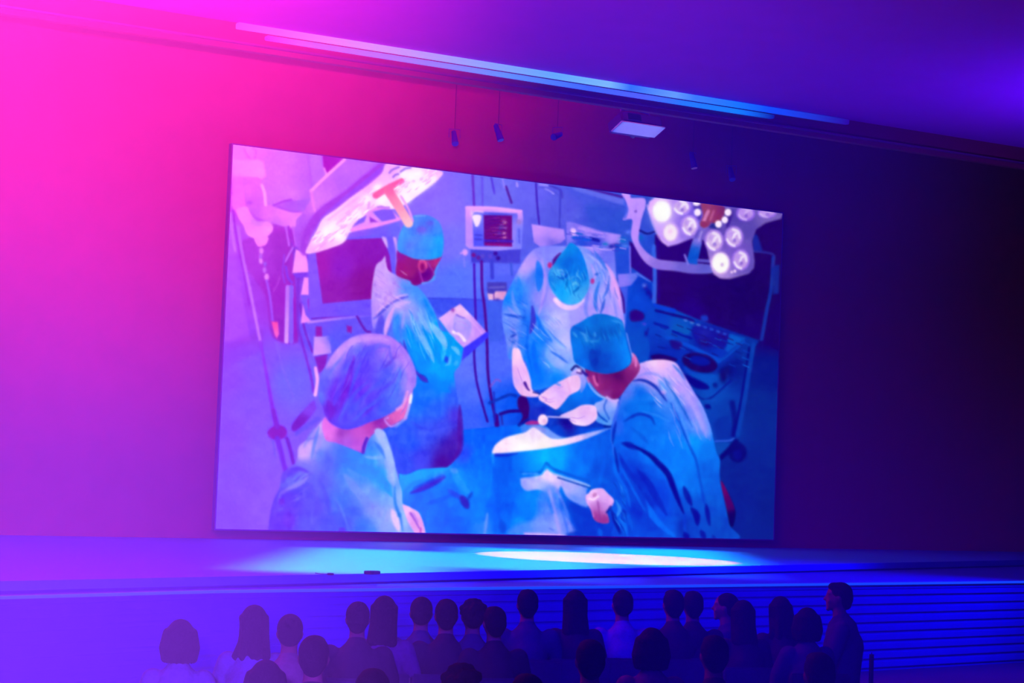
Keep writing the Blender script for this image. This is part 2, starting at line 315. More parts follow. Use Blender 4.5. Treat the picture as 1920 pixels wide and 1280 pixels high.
    for (x, y) in [(1355, 700), (1365, 695), (1357, 708)]: blob(x, y, 5, 8, (20, 0, 90), .8)
    fill([(1322, 758), (1331, 759), (1332, 766), (1323, 765)], (10, 10, 125), 2.5); line([(1322, 750), (1345, 750)], 3, (20, 75, 185), 2)
    fill([(1340, 790), (1365, 780), (1372, 805), (1370, 820), (1345, 822)], (5, 45, 155), 5)
    line([(1373, 755), (1378, 790), (1375, 815)], 10, (12, 8, 115), 4, a=.8)
    line([(1405, 652), (1398, 700), (1388, 760), (1376, 815)], 5, (8, 8, 120), 2); line([(1413, 645), (1404, 700), (1394, 760), (1383, 815)], 8, (14, 62, 168), 2.5, a=.9)
    line([(1342, 827), (1366, 826), (1376, 822)], 4, (48, 88, 205), 1.6)
    fill([(1342, 832), (1368, 832), (1360, 855), (1352, 860)], (5, 70, 170), 3)
    ell(1383, 848, 17, 19, (5, 5, 100), soft=4, mark=True, a=.95); ell(1383, 852, 8, 9, (5, 12, 125), soft=4); line([(1352, 858), (1370, 840), (1380, 828)], 10, (4, 5, 100), 3)
    CUR[0] = 0
    fill([(1349, 904), (1354, 903), (1366, 925), (1377, 950), (1379, 965), (1375, 985), (1369, 986), (1362, 965), (1356, 935)], [(1355, 915, (110, 0, 70)), (1368, 945, (80, 0, 72)), (1373, 970, (15, 0, 55)), (1372, 980, (15, 0, 60))], 2)
    # ---- old monitor behind the first person
    CUR[0] = 5
    fill([(577, 476), (600, 470), (640, 440), (718, 430), (745, 440), (745, 520), (700, 590), (580, 596)], [(585, 520, (135, 85, 255)), (600, 580, (130, 80, 250)), (660, 580, (118, 80, 255)), (735, 470, (110, 88, 255)), (690, 435, (112, 90, 255))], 1.6, False)
    fill([(592, 474), (650, 449), (715, 446), (724, 460), (731, 480), (735, 515), (700, 560), (605, 569)], [(600, 500, (165, 28, 178)), (640, 500, (145, 28, 195)), (680, 530, (140, 18, 150)), (700, 460, (140, 25, 180)), (620, 550, (150, 28, 175))], 1.6, False)
    fill([(716, 445), (724, 446), (727, 460), (725, 464)], (215, 165, 250), 2)
    line([(740, 446), (743, 462), (744, 480), (741, 510)], 6, (225, 165, 250), 2.5, w2=2, col2=(110, 100, 250))
    # ---- patient monitor
    CUR[0] = 6
    fill([(872.5, 388), (878, 386), (930, 388), (979, 394), (981, 410), (978, 466), (930, 470), (880, 466), (873, 460)], [(880, 390, (225, 150, 250)), (960, 394, (225, 155, 248)), (876, 430, (195, 140, 255)), (974, 440, (120, 125, 250)), (930, 467, (165, 140, 250))], 1.6, False)
    line([(875, 389), (925, 390), (977, 396)], 5, (240, 165, 250), 1.6)
    fill([(885, 396), (970, 400), (971, 405), (965, 462), (888, 462)], [(890, 410, (125, 120, 250)), (890, 450, (82, 82, 245)), (930, 400, (78, 80, 225)), (966, 440, (145, 130, 250))], 1.6, False)
    line([(884, 394), (884, 402), (890, 396), (905, 397)], 3, (245, 190, 248), 2)
    fill([(907, 403), (960, 404), (960, 462), (908, 460)], [(930, 430, (108, 8, 105)), (955, 410, (110, 5, 110)), (920, 415, (92, 5, 125))], 1.6, False)
    fill([(886, 404), (902, 404), (899, 420), (893, 425), (889, 418)], (252, 225, 250), 1.8)
    for (x, y, c) in [(946, 417, (205, 140, 180)), (944, 412, (160, 60, 140)), (940, 424, (120, 80, 170)), (945, 437, (210, 140, 200)), (946, 445, (215, 130, 190)), (936, 437, (115, 70, 190)), (938, 428, (90, 60, 170)), (947, 427, (150, 90, 180))]: blob(x, y, 3, 1.8, c, .9)
    for k in range(6): line([(912, 411+k*7), (922, 409+k*7), (934, 411+k*7)], 1.2, (140, 30, 150), a=.6)
    line([(909, 451), (960, 452)], 4, (62, 30, 190), 2); line([(912, 458), (935, 459), (958, 460)], 3, (150, 10, 110), 2)
    line([(891, 440), (903, 441)], 2, (60, 50, 190)); line([(891, 448), (903, 449)], 2, (60, 50, 190)); blob(973, 416, 4, 4, (150, 110, 190), .7); line([(973, 430), (974, 455)], 3, (80, 80, 215), a=.8)
    ell(872, 473, 5, 6, (230, 160, 250), soft=2.5); line([(870, 480), (871, 500)], 2.5, (130, 120, 255)); line([(864, 475), (874, 470)], 3, (215, 150, 250))
    CUR[0] = 0
    line([(889, 495), (890, 540), (892, 600), (891, 640), (889, 665), (893, 710), (902, 748), (914, 790)], 4.2, (72, 12, 178), 1.5, col2=(55, 5, 145))
    line([(903, 490), (904, 540), (909, 580), (913, 640), (915, 700), (922, 750), (932, 797)], 5, (88, 10, 138), 1.5, col2=(58, 0, 125))
    line([(932, 797), (930, 780)], 9, (60, 0, 125), 2)
    # chair frame and cable loops by the patient table
    line([(920, 724), (930, 712), (938, 714)], 3.5, (120, 85, 215), 2); line([(918, 755), (935, 748), (955, 740), (968, 742)], 5, (15, 45, 175), 2.5)
    line([(938, 776), (955, 771), (978, 770)], 6, (35, 0, 125), 2); line([(926, 735), (928, 790)], 3, (30, 40, 190), 2); line([(940, 778), (942, 795)], 3, (40, 30, 160), 2)
    fill([(972, 745), (985, 742), (994, 765), (994, 785), (982, 795), (972, 798), (980, 780), (971, 762)], (55, 0, 100), 2.5)
    # ---- centre surgeon
    CUR[0] = 3
    fill([(996, 735), (1150, 690), (1156, 800), (1090, 808), (1010, 800), (990, 790)], [(1010, 770, (25, 35, 185)), (1030, 790, (15, 60, 200)), (1060, 790, (25, 5, 130)), (1090, 740, (0, 115, 240)), (1130, 740, (0, 110, 235)), (1060, 765, (0, 105, 225)), (1120, 795, (10, 45, 180)), (1010, 752, (15, 70, 215)), (1140, 790, (10, 70, 205))], 2.5, False)
    fill([(990, 478), (971, 508), (954, 542), (943, 567), (942, 605), (950, 645), (955, 673), (984, 676), (990, 700), (1000, 730), (1040, 722), (1090, 700), (1130, 700), (1168, 630), (1168, 580), (1160, 540), (1145, 510), (1122, 482), (1092, 462), (1060, 461), (1014, 462)],
         [(1000, 495, (190, 152, 248)), (985, 500, (200, 160, 248)), (1020, 475, (130, 130, 248)), (1009, 515, (25, 118, 240)), (1025, 520, (135, 135, 248)), (970, 545, (40, 135, 252)), (956, 560, (10, 125, 252)), (955, 590, (110, 140, 250)), (965, 600, (125, 150, 250)),
          (975, 575, (45, 125, 248)), (985, 600, (20, 110, 240)), (962, 640, (130, 150, 245)), (978, 640, (20, 115, 245)), (1040, 555, (178, 150, 246)), (1048, 600, (198, 190, 250)), (1060, 640, (198, 192, 252)), (1038, 665, (140, 175, 252)),
          (1010, 640, (10, 125, 252)), (1000, 670, (0, 115, 255)), (1010, 700, (0, 110, 252)), (1045, 705, (0, 125, 245)), (1070, 690, (120, 165, 250)), (1050, 680, (165, 180, 252)), (1100, 570, (172, 150, 250)), (1090, 600, (165, 155, 250)), (1135, 560, (160, 160, 250)),
          (1120, 600, (180, 150, 248)), (1155, 535, (225, 160, 240)), (1163, 580, (175, 150, 248)), (1120, 520, (110, 150, 245)), (1100, 490, (150, 170, 252)), (1140, 590, (180, 155, 250)), (1115, 480, (95, 120, 235)), (1012, 560, (150, 140, 250))], 1.8)
    for (p_, w_, c_, a_) in [([(1008, 490), (1012, 515), (1010, 545)], 12, (20, 115, 240), .85), ([(1016, 485), (1022, 520), (1018, 560), (1010, 590)], 5, (185, 150, 250), .8), ([(1028, 530), (1022, 560), (1012, 575)], 4, (130, 120, 245), .7),
                         ([(972, 520), (976, 548), (972, 572)], 7, (35, 130, 250), .8), ([(982, 540), (986, 570), (990, 590)], 5, (60, 130, 250), .8), ([(960, 545), (964, 570), (975, 590)], 6, (130, 150, 250), .6), ([(952, 575), (966, 590), (978, 596)], 5, (140, 145, 250), .7),
                         ([(998, 574), (1000, 600), (994, 625)], 8, (55, 45, 195), .9), ([(946, 589), (962, 592), (985, 596)], 4, (15, 70, 205), .9), ([(955, 612), (965, 622), (970, 650)], 6, (140, 150, 248), .8), ([(957, 632), (968, 626)], 3, (20, 60, 190), .8), ([(954, 650), (965, 645), (978, 650)], 4, (50, 110, 240), .7),
                         ([(1005, 590), (1018, 620), (1035, 640)], 7, (15, 115, 250), .85), ([(1015, 600), (1030, 625), (1060, 655)], 4, (120, 175, 252), .7), ([(1025, 612), (1040, 632), (1062, 652)], 3, (60, 125, 240), .7), ([(1032, 658), (1048, 668), (1064, 680)], 3.4, (30, 100, 230), .9), ([(1020, 670), (1036, 690), (1058, 700)], 6, (60, 150, 250), .8),
                         ([(1070, 580), (1071, 640), (1072, 670)], 3, (160, 150, 250), .7), ([(1000, 640), (1003, 680), (1012, 705)], 7, (0, 105, 255), .9), ([(990, 610), (988, 650), (996, 690)], 5, (10, 95, 235), .8),
                         ([(1114, 470), (1128, 490), (1140, 508)], 5, (50, 110, 225), .8), ([(1100, 475), (1122, 492), (1130, 505)], 4, (170, 170, 252), .8), ([(1108, 495), (1115, 515), (1112, 530)], 5, (200, 165, 250), .7), ([(1136, 495), (1148, 515), (1158, 545), (1164, 580)], 7, (228, 165, 242), .85),
                         ([(1124, 528), (1118, 548), (1116, 570), (1120, 585)], 6, (35, 110, 225), .85), ([(1142, 518), (1140, 540), (1130, 560)], 4, (40, 100, 220), .8), ([(1134, 560), (1130, 575), (1126, 588)], 4, (40, 90, 210), .9), ([(1115, 515), (1124, 512)], 4, (30, 90, 210), .8), ([(1126, 590), (1118, 592), (1112, 588)], 3, (70, 120, 235), .8),
                         ([(1103, 545), (1098, 580), (1104, 600)], 6, (95, 125, 240), .6), ([(1150, 560), (1156, 590), (1158, 605)], 4, (120, 130, 245), .7)]:
        line(p_, w_*1.25, c_, 2.2, a_, taper=.8)
    fill([(1036, 488), (1046, 476), (1052, 474), (1048, 484), (1038, 500)], (85, 20, 130), 2); ell(1031, 497, 4.2, 5.5, (190, 35, 120), soft=2.2); ell(1111, 527, 3.6, 5, (185, 50, 140), soft=2.2)
    line([(1042, 562), (1052, 572), (1066, 577), (1080, 574), (1092, 562)], 9, (250, 208, 245), 1.8, col2=(215, 185, 250))
    fill([(1070, 455), (1060, 466), (1048, 480), (1038, 496), (1029, 510), (1029, 530), (1039, 550), (1053, 565), (1068, 571), (1086, 567), (1100, 550), (1105, 532), (1101, 505), (1094, 482), (1084, 464)],
         [(1070, 465, (10, 135, 225)), (1070, 490, (0, 92, 210)), (1060, 495, (0, 100, 215)), (1085, 505, (0, 112, 222)), (1090, 530, (20, 135, 225)), (1060, 547, (20, 175, 248)), (1050, 545, (25, 165, 250)), (1080, 555, (72, 178, 240)), (1098, 545, (70, 165, 235)), (1040, 512, (70, 170, 232)), (1033, 520, (15, 115, 225)), (1055, 478, (25, 140, 225)), (1090, 480, (5, 120, 235))], 1.6)
    for (p_, w_, c_, a_) in [([(1044, 508), (1052, 506), (1060, 510)], 2.4, (110, 175, 240), .8), ([(1044, 518), (1056, 522), (1064, 515), (1070, 508)], 3.2, (0, 75, 190), .8), ([(1052, 512), (1058, 516)], 4, (90, 140, 235), .8), ([(1064, 522), (1062, 535), (1060, 542)], 3.4, (0, 105, 195), .9), ([(1075, 548), (1084, 540), (1086, 532)], 3.2, (0, 95, 185), .9),
                             ([(1078, 490), (1074, 508), (1072, 520)], 2.6, (30, 140, 235), .7), ([(1085, 505), (1082, 515), (1090, 525)], 2.6, (110, 180, 240), .6), ([(1072, 535), (1080, 530), (1086, 536)], 5, (90, 185, 235), .7), ([(1066, 524), (1076, 518)], 2.4, (90, 180, 240), .8), ([(1094, 512), (1098, 525)], 4, (10, 95, 210), .7)]:
        line(p_, w_*1.25, c_, 1.8, a_, taper=.8)
    # gloved hands
    fill([(961, 655), (968, 652), (975, 656), (981, 675), (989, 692), (995, 712), (998, 730), (1010, 739), (1006, 744), (980, 742), (968, 730), (962, 716), (960, 685)], [(967, 668, (255, 205, 240)), (975, 700, (235, 175, 240)), (975, 735, (240, 180, 235)), (992, 725, (245, 195, 240)), (966, 715, (215, 170, 248))], 1.6)
    line([(984, 718), (989, 728), (992, 731)], 6, (75, 25, 145), 1.6, w2=3); line([(1000, 735), (1012, 738)], 2.4, (30, 30, 130)); ell(962, 648, 7, 4, (170, 165, 250), soft=3, a=.7)
    line([(955, 668), (963, 640), (975, 645), (982, 665)], 3, (60, 130, 240), 2, a=.7)
    fill([(1010, 744), (1016, 737), (1038, 721), (1055, 712), (1072, 704), (1087, 703), (1090, 718), (1086, 731), (1068, 741), (1058, 753), (1044, 767), (1032, 762), (1020, 755), (1012, 750)], [(1020, 745, (250, 200, 240)), (1050, 735, (220, 170, 248)), (1065, 722, (245, 190, 238)), (1082, 712, (240, 190, 235)), (1040, 758, (255, 205, 245)), (1045, 745, (225, 180, 248))], 1.6)
    line([(1019, 745), (1025, 747), (1022, 752)], 2, (190, 130, 220), a=.8); line([(1064, 716), (1069, 735)], 2.4, (225, 160, 225), 2, a=.7); line([(1030, 752), (1040, 745)], 2, (210, 150, 235), a=.7)
    fill([(1070, 702), (1080, 692), (1094, 697), (1100, 712), (1096, 728), (1088, 736), (1089, 716), (1084, 704)], [(1080, 700, (190, 165, 250)), (1095, 715, (150, 150, 250)), (1093, 728, (90, 135, 240))], 2)
    line([(1072, 693), (1080, 686), (1092, 694)], 4, (15, 15, 110), 2); line([(1082, 698), (1090, 700)], 3, (50, 20, 120), 1.6); blob(1086, 694, 4, 3, (240, 200, 245), .9); line([(1028, 712), (1050, 722)], 3, (20, 130, 245), 2, a=.7)
    # ---- patient table and drapes
    CUR[0] = 4
    fill([(749, 884), (790, 879), (826, 876), (841, 873), (862, 845), (866, 806), (890, 803), (921, 801), (950, 799), (979, 795), (992, 791), (1014, 795), (1030, 803), (1061, 805), (1110, 806), (1150, 800), (1180, 860), (1220, 1016), (740, 1006)],
         [(890, 820, (15, 95, 252)), (900, 860, (0, 110, 255)), (870, 850, (45, 75, 250)), (930, 820, (0, 90, 245)), (928, 960, (0, 95, 250)), (900, 900, (0, 125, 255)), (780, 892, (10, 165, 255)), (770, 900, (20, 160, 255)), (820, 885, (45, 140, 255)), (800, 935, (10, 115, 255)), (790, 930, (30, 95, 252)),
          (830, 970, (0, 98, 255)), (860, 980, (0, 95, 255)), (800, 970, (5, 115, 255)), (890, 960, (10, 125, 255)), (905, 990, (40, 130, 250)), (950, 870, (0, 82, 232)), (950, 900, (0, 85, 235)), (955, 950, (0, 90, 240)), (940, 985, (0, 100, 245)), (985, 950, (0, 125, 255)), (1000, 935, (0, 135, 255)),
          (1100, 850, (0, 100, 238)), (1080, 875, (0, 115, 245)), (1130, 835, (0, 88, 225)), (1130, 880, (0, 75, 215)), (1085, 960, (0, 60, 205)), (1110, 990, (0, 52, 200)), (1150, 990, (0, 62, 208)), (1020, 862, (0, 190, 255)), (1045, 862, (0, 170, 255)), (1000, 862, (0, 150, 250)), (975, 870, (0, 115, 245)),
          (1060, 990, (0, 80, 225)), (865, 905, (10, 140, 255)), (850, 920, (30, 110, 252)), (875, 915, (10, 130, 255)), (970, 985, (10, 140, 252))], 2.2, False)
    fill([(975, 800), (990, 796), (1010, 797), (1035, 806), (1055, 819), (1030, 825), (990, 820)], [(990, 805, (45, 120, 240)), (1005, 803, (150, 150, 235)), (1035, 815, (110, 150, 245))], 4)
    fill([(984, 793), (996, 788), (1012, 790), (1014, 795), (990, 796)], (165, 40, 140), 2); line([(973, 797), (984, 790), (990, 786)], 5, (15, 20, 150), 2)
    fill([(1030, 800), (1060, 795), (1100, 802), (1148, 800), (1148, 806), (1110, 808), (1085, 816), (1060, 820), (1040, 812)], [(1050, 805, (5, 80, 220)), (1100, 806, (0, 75, 220)), (1060, 797, (40, 0, 130))], 3)
    fill([(923, 850), (926, 838), (934, 829), (948, 820), (968, 814), (985, 810), (1000, 801), (1018, 812), (1035, 822), (1060, 821), (1090, 814), (1120, 807), (1148, 801), (1120, 814), (1092, 825), (1061, 834), (1014, 842), (967, 847), (934, 850)], [(940, 838, (255, 225, 245)), (985, 835, (255, 248, 245)), (1000, 812, (240, 215, 245)), (1050, 828, (255, 228, 245)), (1080, 822, (245, 205, 245)), (1110, 812, (170, 175, 248)), (1140, 803, (90, 140, 245)), (1020, 836, (255, 245, 240))], 2.4)
    line([(924, 852), (924, 870), (921, 900), (916, 930)], 5, (40, 150, 255), 3, a=.7, col2=(0, 130, 255)); line([(930, 853), (950, 853), (970, 850)], 6, (30, 35, 200), 3, a=.9, w2=2)
    fill([(976, 901), (979, 896), (1012, 891), (1020, 884), (1026, 879), (1034, 885), (1048, 890), (1080, 900), (1104, 909), (1100, 920), (1101, 950), (1078, 942), (1062, 930), (1052, 912), (1046, 922), (1030, 926), (1010, 918), (988, 920), (978, 912)], [(1026, 884, (255, 215, 248)), (1034, 895, (252, 218, 250)), (1000, 905, (195, 190, 255)), (985, 912, (150, 160, 255)), (1018, 915, (150, 175, 255)), (1042, 908, (200, 180, 250)), (1060, 915, (175, 175, 252)), (1085, 935, (140, 160, 252)), (1095, 942, (110, 150, 250))], 3)
    line([(978, 886), (1010, 886), (1024, 868)], 4, (0, 85, 215), 3, a=.8); line([(980, 888), (1008, 888)], 4, (60, 150, 255), 2); line([(1026, 869), (1040, 880), (1080, 894), (1106, 902)], 5, (0, 80, 215), 3, a=.85)
    line([(1038, 888), (1070, 898), (1106, 911)], 3, (150, 190, 250), 1.5); line([(1046, 895), (1080, 906), (1108, 915)], 2.4, (5, 60, 165), 1.4)
    fill([(1010, 925), (1040, 915), (1050, 940), (1068, 975), (1076, 1003), (960, 1003), (965, 985), (1000, 970)], [(1020, 930, (60, 130, 255)), (1035, 950, (105, 140, 255)), (1015, 980, (140, 160, 255)), (1045, 985, (165, 170, 255)), (975, 992, (80, 140, 255)), (1065, 980, (110, 140, 252)), (1000, 955, (40, 130, 255))], 8, True, .85, False)
    line([(1030, 920), (1040, 960), (1050, 1000)], 6, (180, 160, 255), 4, a=.7); line([(1045, 920), (1060, 955), (1072, 998)], 6, (125, 140, 250), 3.5, a=.8); line([(1028, 935), (1036, 960)], 5, (20, 120, 250), 4, a=.7); line([(1050, 950), (1062, 985), (1064, 1000)], 4, (60, 110, 245), 2.5, a=.8)
    line([(985, 1001), (1020, 1002), (1062, 1005)], 5, (240, 175, 245), 3, a=.9); line([(1030, 990), (1038, 994)], 3, (90, 120, 235), 2)
    fill([(1060, 1003), (1078, 995), (1110, 1000), (1100, 1012), (1070, 1010)], (0, 45, 190), 4, a=.7)
    fill([(1070, 950), (1100, 952), (1140, 985), (1150, 1010), (1090, 1010)], (0, 52, 200), 8, a=.6, mark=False)
    for (p_, w_, c_, a_) in [([(752, 890), (790, 888), (826, 880), (842, 876)], 10, (25, 160, 255), .7), ([(770, 924), (795, 914), (820, 902), (834, 894)], 9, (70, 28, 205), .85), ([(775, 915), (810, 900), (832, 890)], 4, (50, 60, 230), .8), ([(760, 920), (775, 906), (800, 900)], 6, (20, 110, 255), .5),
                             ([(848, 880), (856, 895), (870, 915), (880, 925)], 12, (40, 150, 255), .7), ([(845, 880), (858, 884)], 8, (85, 150, 255), .7), ([(840, 918), (855, 928), (868, 934)], 8, (50, 60, 230), .7), ([(865, 930), (872, 942), (877, 952)], 12, (52, 25, 185), .9), ([(886, 922), (878, 935)], 5, (20, 50, 200), .8),
                             ([(800, 945), (830, 935), (850, 925)], 8, (40, 80, 250), .5), ([(895, 890), (902, 930), (898, 980)], 14, (0, 128, 255), .6), ([(914, 962), (911, 985), (908, 1004)], 4, (115, 150, 252), .9), ([(924, 870), (934, 930), (938, 990)], 10, (0, 88, 240), .7), ([(940, 975), (944, 1000)], 12, (0, 70, 220), .7),
                             ([(1135, 850), (1128, 890), (1118, 920)], 6, (0, 100, 235), .5), ([(1124, 990), (1126, 1005)], 7, (15, 110, 240), .7), ([(1050, 935), (1060, 960), (1080, 985)], 8, (0, 85, 230), .4)]:
        line(p_, w_*1.25, c_, 3.5, a_, taper=.8)
    for k in range(14): blob(950+k*14, 870+(k*37 % 90), 9, 4, (0, 100+(k*31 % 45), 250), .25, 30)
    # ---- hand with forceps over the patient (the right surgeon's far hand)
    CUR[0] = 7
    fill([(1115, 757), (1125, 752), (1139, 746), (1158, 752), (1154, 780), (1146, 797), (1130, 795), (1118, 789), (1112, 775)], [(1120, 762, (160, 180, 250)), (1140, 760, (140, 165, 250)), (1130, 785, (70, 150, 240)), (1148, 770, (90, 140, 240)), (1152, 755, (210, 190, 248))], 1.8)
    line([(1118, 770), (1125, 780), (1138, 790)], 3, (10, 70, 190), 1.8); line([(1137, 750), (1133, 765), (1142, 785)], 3, (30, 90, 210), 1.8, a=.8); line([(1133, 799), (1146, 800)], 3.5, (0, 25, 130), 2)
    fill([(1050, 780), (1062, 773), (1076, 767), (1092, 759), (1114, 760), (1120, 774), (1117, 787), (1100, 798), (1078, 796), (1068, 788), (1068, 784)], [(1080, 775, (242, 200, 240)), (1095, 770, (232, 180, 240)), (1110, 775, (250, 205, 245)), (1090, 792, (255, 220, 245)), (1095, 784, (220, 175, 248)), (1058, 778, (225, 190, 248))], 1.6)
    line([(1028, 781), (1050, 782), (1068, 783)], 2.6, (215, 195, 250)); ell(1018, 787, 9.5, 10.5, (255, 215, 243), soft=1.8, mark=True); ell(1021, 789, 3.5, 4.5, (235, 185, 225), soft=2)
    # ---- first person (left, at the clipboard)
    CUR[0] = 1
    fill([(700, 640), (690, 700), (690, 800), (745, 885), (790, 879), (826, 876), (842, 873), (863, 844), (863, 800), (858, 750), (853, 715), (852, 698), (862, 684), (868, 660), (871, 640), (849, 626), (826, 617), (817, 590), (802, 560), (786, 540), (768, 526), (748, 518), (729, 507), (724, 492), (722, 480), (716, 488), (705, 498), (699, 527), (696, 559), (697, 600)],
         [(722, 500, (215, 165, 250)), (715, 530, (218, 160, 250)), (735, 540, (210, 158, 250)), (728, 560, (222, 165, 248)), (710, 575, (200, 145, 252)), (700, 600, (180, 135, 250)), (705, 630, (110, 75, 240)), (725, 610, (95, 75, 240)), (718, 640, (85, 95, 250)), (760, 540, (85, 145, 252)), (780, 545, (70, 140, 252)), (795, 565, (60, 145, 252)), (810, 590, (40, 140, 250)),
          (750, 572, (205, 165, 250)), (770, 580, (170, 165, 252)), (785, 590, (140, 165, 252)), (800, 600, (110, 170, 252)), (745, 600, (75, 145, 255)), (740, 630, (85, 120, 255)), (765, 630, (50, 150, 255)), (782, 660, (15, 155, 255)), (770, 690, (30, 120, 255)), (820, 610, (10, 160, 252)), (826, 630, (0, 165, 245)), (855, 640, (0, 155, 240)),
          (815, 690, (0, 168, 255)), (830, 700, (0, 160, 255)), (800, 700, (0, 140, 255)), (850, 680, (30, 160, 250)), (752, 670, (75, 80, 250)), (760, 700, (70, 90, 250)), (800, 730, (40, 115, 255)), (830, 725, (25, 125, 255)), (850, 740, (55, 90, 250)), (780, 760, (42, 110, 255)), (820, 770, (50, 100, 255)), (855, 780, (78, 50, 225)), (860, 820, (78, 25, 180)),
          (800, 810, (65, 85, 250)), (830, 800, (70, 78, 245)), (770, 830, (45, 85, 252)), (790, 860, (68, 65, 240)), (845, 840, (72, 22, 170)), (830, 868, (78, 8, 150)), (760, 870, (55, 80, 245))], 1.8)
    for (p_, w_, c_, a_) in [([(700, 598), (715, 585), (735, 565), (765, 556)], 6, (88, 78, 228), .9), ([(702, 592), (722, 572), (748, 556), (764, 552)], 4, (235, 175, 245), .8), ([(738, 577), (730, 596), (724, 615), (722, 630)], 8, (238, 168, 245), .85), ([(736, 578), (755, 568), (770, 566)], 6, (220, 175, 248), .7),
                             ([(716, 592), (712, 612), (708, 630)], 12, (88, 65, 232), .7), ([(746, 590), (742, 615), (748, 640)], 10, (62, 140, 255), .7), ([(758, 585), (756, 600), (754, 615)], 5, (170, 160, 252), .8), ([(770, 590), (780, 615), (795, 640), (808, 670)], 9, (140, 195, 255), .75), ([(782, 585), (795, 605), (808, 625)], 7, (135, 175, 252), .7),
                             ([(763, 610), (774, 645), (784, 690)], 9, (5, 155, 255), .6), ([(792, 610), (800, 630), (812, 648), (818, 668)], 4, (10, 140, 235), .7), ([(806, 605), (818, 620), (832, 640), (835, 655)], 12, (140, 195, 248), .85), ([(798, 645), (808, 665), (814, 680)], 7, (120, 195, 255), .8), ([(832, 648), (832, 665), (828, 678)], 7, (60, 190, 255), .8),
                             ([(846, 650), (855, 655), (861, 665)], 7, (110, 195, 252), .85), ([(836, 668), (839, 680)], 7, (45, 65, 235), .9), ([(845, 665), (842, 680), (834, 686)], 4, (90, 190, 255), .8), ([(852, 685), (858, 676)], 6, (70, 180, 255), .7), ([(813, 625), (820, 650), (828, 690)], 5, (0, 140, 245), .5),
                             ([(822, 600), (835, 615), (850, 628), (868, 645)], 8, (0, 140, 235), .5), ([(757, 638), (762, 665), (772, 690), (785, 702), (800, 715)], 6, (82, 40, 200), .8), ([(785, 702), (802, 716)], 9, (75, 35, 195), .8), ([(750, 640), (754, 660)], 5, (90, 50, 215), .6), ([(795, 560), (808, 585), (818, 600)], 6, (35, 135, 245), .8),
                             ([(816, 716), (835, 730), (845, 735)], 8, (20, 130, 255), .6), ([(770, 790), (800, 805), (840, 795)], 5, (60, 70, 240), .6), ([(862, 760), (863, 800), (862, 842), (845, 868)], 9, (80, 15, 160), .8), ([(765, 750), (775, 745)], 12, (30, 120, 255), .5)]:
        line(p_, w_*1.25, c_, 2.4, a_, taper=.8)
    for (x, y) in [(703, 533), (706, 552), (722, 560), (720, 570), (732, 550), (712, 555), (740, 530), (705, 590)]: blob(x, y, 2.2, 3, (165, 110, 235), .6)
    # head
    fill([(746, 468), (744, 490), (742, 510), (748, 519), (768, 526), (772, 532), (780, 535), (794, 530), (810, 524), (817, 503), (829.5, 477), (820, 470), (770, 460)], [(752, 500, (165, 22, 120)), (765, 510, (160, 25, 110)), (778, 525, (125, 5, 115)), (800, 515, (120, 5, 135)), (805, 490, (165, 30, 110)), (820, 485, (195, 40, 115)), (775, 492, (150, 25, 115)), (748, 480, (150, 25, 160))], 1.8)
    ell(792, 499, 8.5, 13, (205, 55, 135), rot=-8, soft=2); ell(792, 500, 4, 7, (150, 10, 100), soft=2); line([(787, 490), (792, 487), (798, 492), (800, 502)], 2.6, (235, 85, 150), 1.6)
    fill([(825, 490), (819, 508), (815, 524), (800, 531), (792, 533), (791, 529), (803, 527), (811, 520), (816, 505)], [(820, 505, (85, 140, 255)), (812, 525, (90, 165, 255)), (797, 530, (110, 140, 250))], 1.6)
    line([(801, 490), (810, 505), (814, 515)], 2.2, (170, 60, 170)); line([(787, 510), (790, 520), (793, 528)], 2.2, (185, 60, 180)); blob(800, 512, 7, 7, (100, 0, 130), .7)
    fill([(773, 405), (785, 402), (800, 403), (813, 408), (823, 416), (829, 430), (832, 452), (830, 475), (826, 482), (812, 486), (800, 487), (777, 485), (760, 478), (746, 469), (747, 445), (755, 425), (765, 412)],
         [(758, 440, (70, 160, 255)), (750, 460, (65, 150, 252)), (768, 460, (98, 125, 250)), (785, 470, (72, 140, 255)), (800, 450, (62, 155, 255)), (822, 450, (28, 165, 255)), (820, 475, (35, 155, 245)), (800, 412, (70, 135, 248)), (780, 415, (80, 140, 245)), (815, 415, (72, 145, 250)), (806, 420, (100, 100, 240)), (790, 432, (112, 95, 235)), (778, 428, (72, 130, 250)), (820, 430, (65, 140, 252))], 1.7)
    ell(790, 430, 9, 5, (115, 90, 230), soft=4, a=.7); ell(806, 418, 7, 4, (105, 95, 235), soft=4, a=.7); line([(772, 440), (790, 443), (812, 441), (828, 436)], 2, (50, 125, 240), 2, a=.7); line([(778, 405), (798, 404)], 2.5, (125, 165, 250), a=.8)
    # clipboard and gloved hand
    fill([(822.5, 597), (843, 582), (863, 569.5), (888, 595), (912, 622), (890, 640), (869, 652), (845, 628)], [(835, 600, (238, 175, 245)), (863, 580, (245, 190, 240)), (850, 610, (215, 170, 250)), (890, 615, (200, 140, 248)), (875, 640, (205, 150, 250)), (840, 618, (175, 150, 252))], 1.6, False)
    fill([(869, 652), (912, 622), (917, 624), (914, 634), (866, 676)], (62, 52, 250), 1.6, False)
    fill([(852, 592), (864, 596), (876, 598), (884, 610), (880, 632), (870, 641), (856, 628), (850, 612)], [(862, 606, (195, 165, 250)), (876, 612, (165, 145, 250)), (866, 630, (190, 155, 250))], 2)
    line([(856, 590), (864, 594), (870, 596)], 3, (130, 95, 225)); blob(849, 581, 2.5, 2.5, (150, 60, 180), 1); line([(850, 622), (862, 627), (871, 638)], 5.5, (255, 222, 250), 1.5); line([(854, 605), (851, 614), (856, 622)], 3, (150, 130, 245), 2, a=.8)
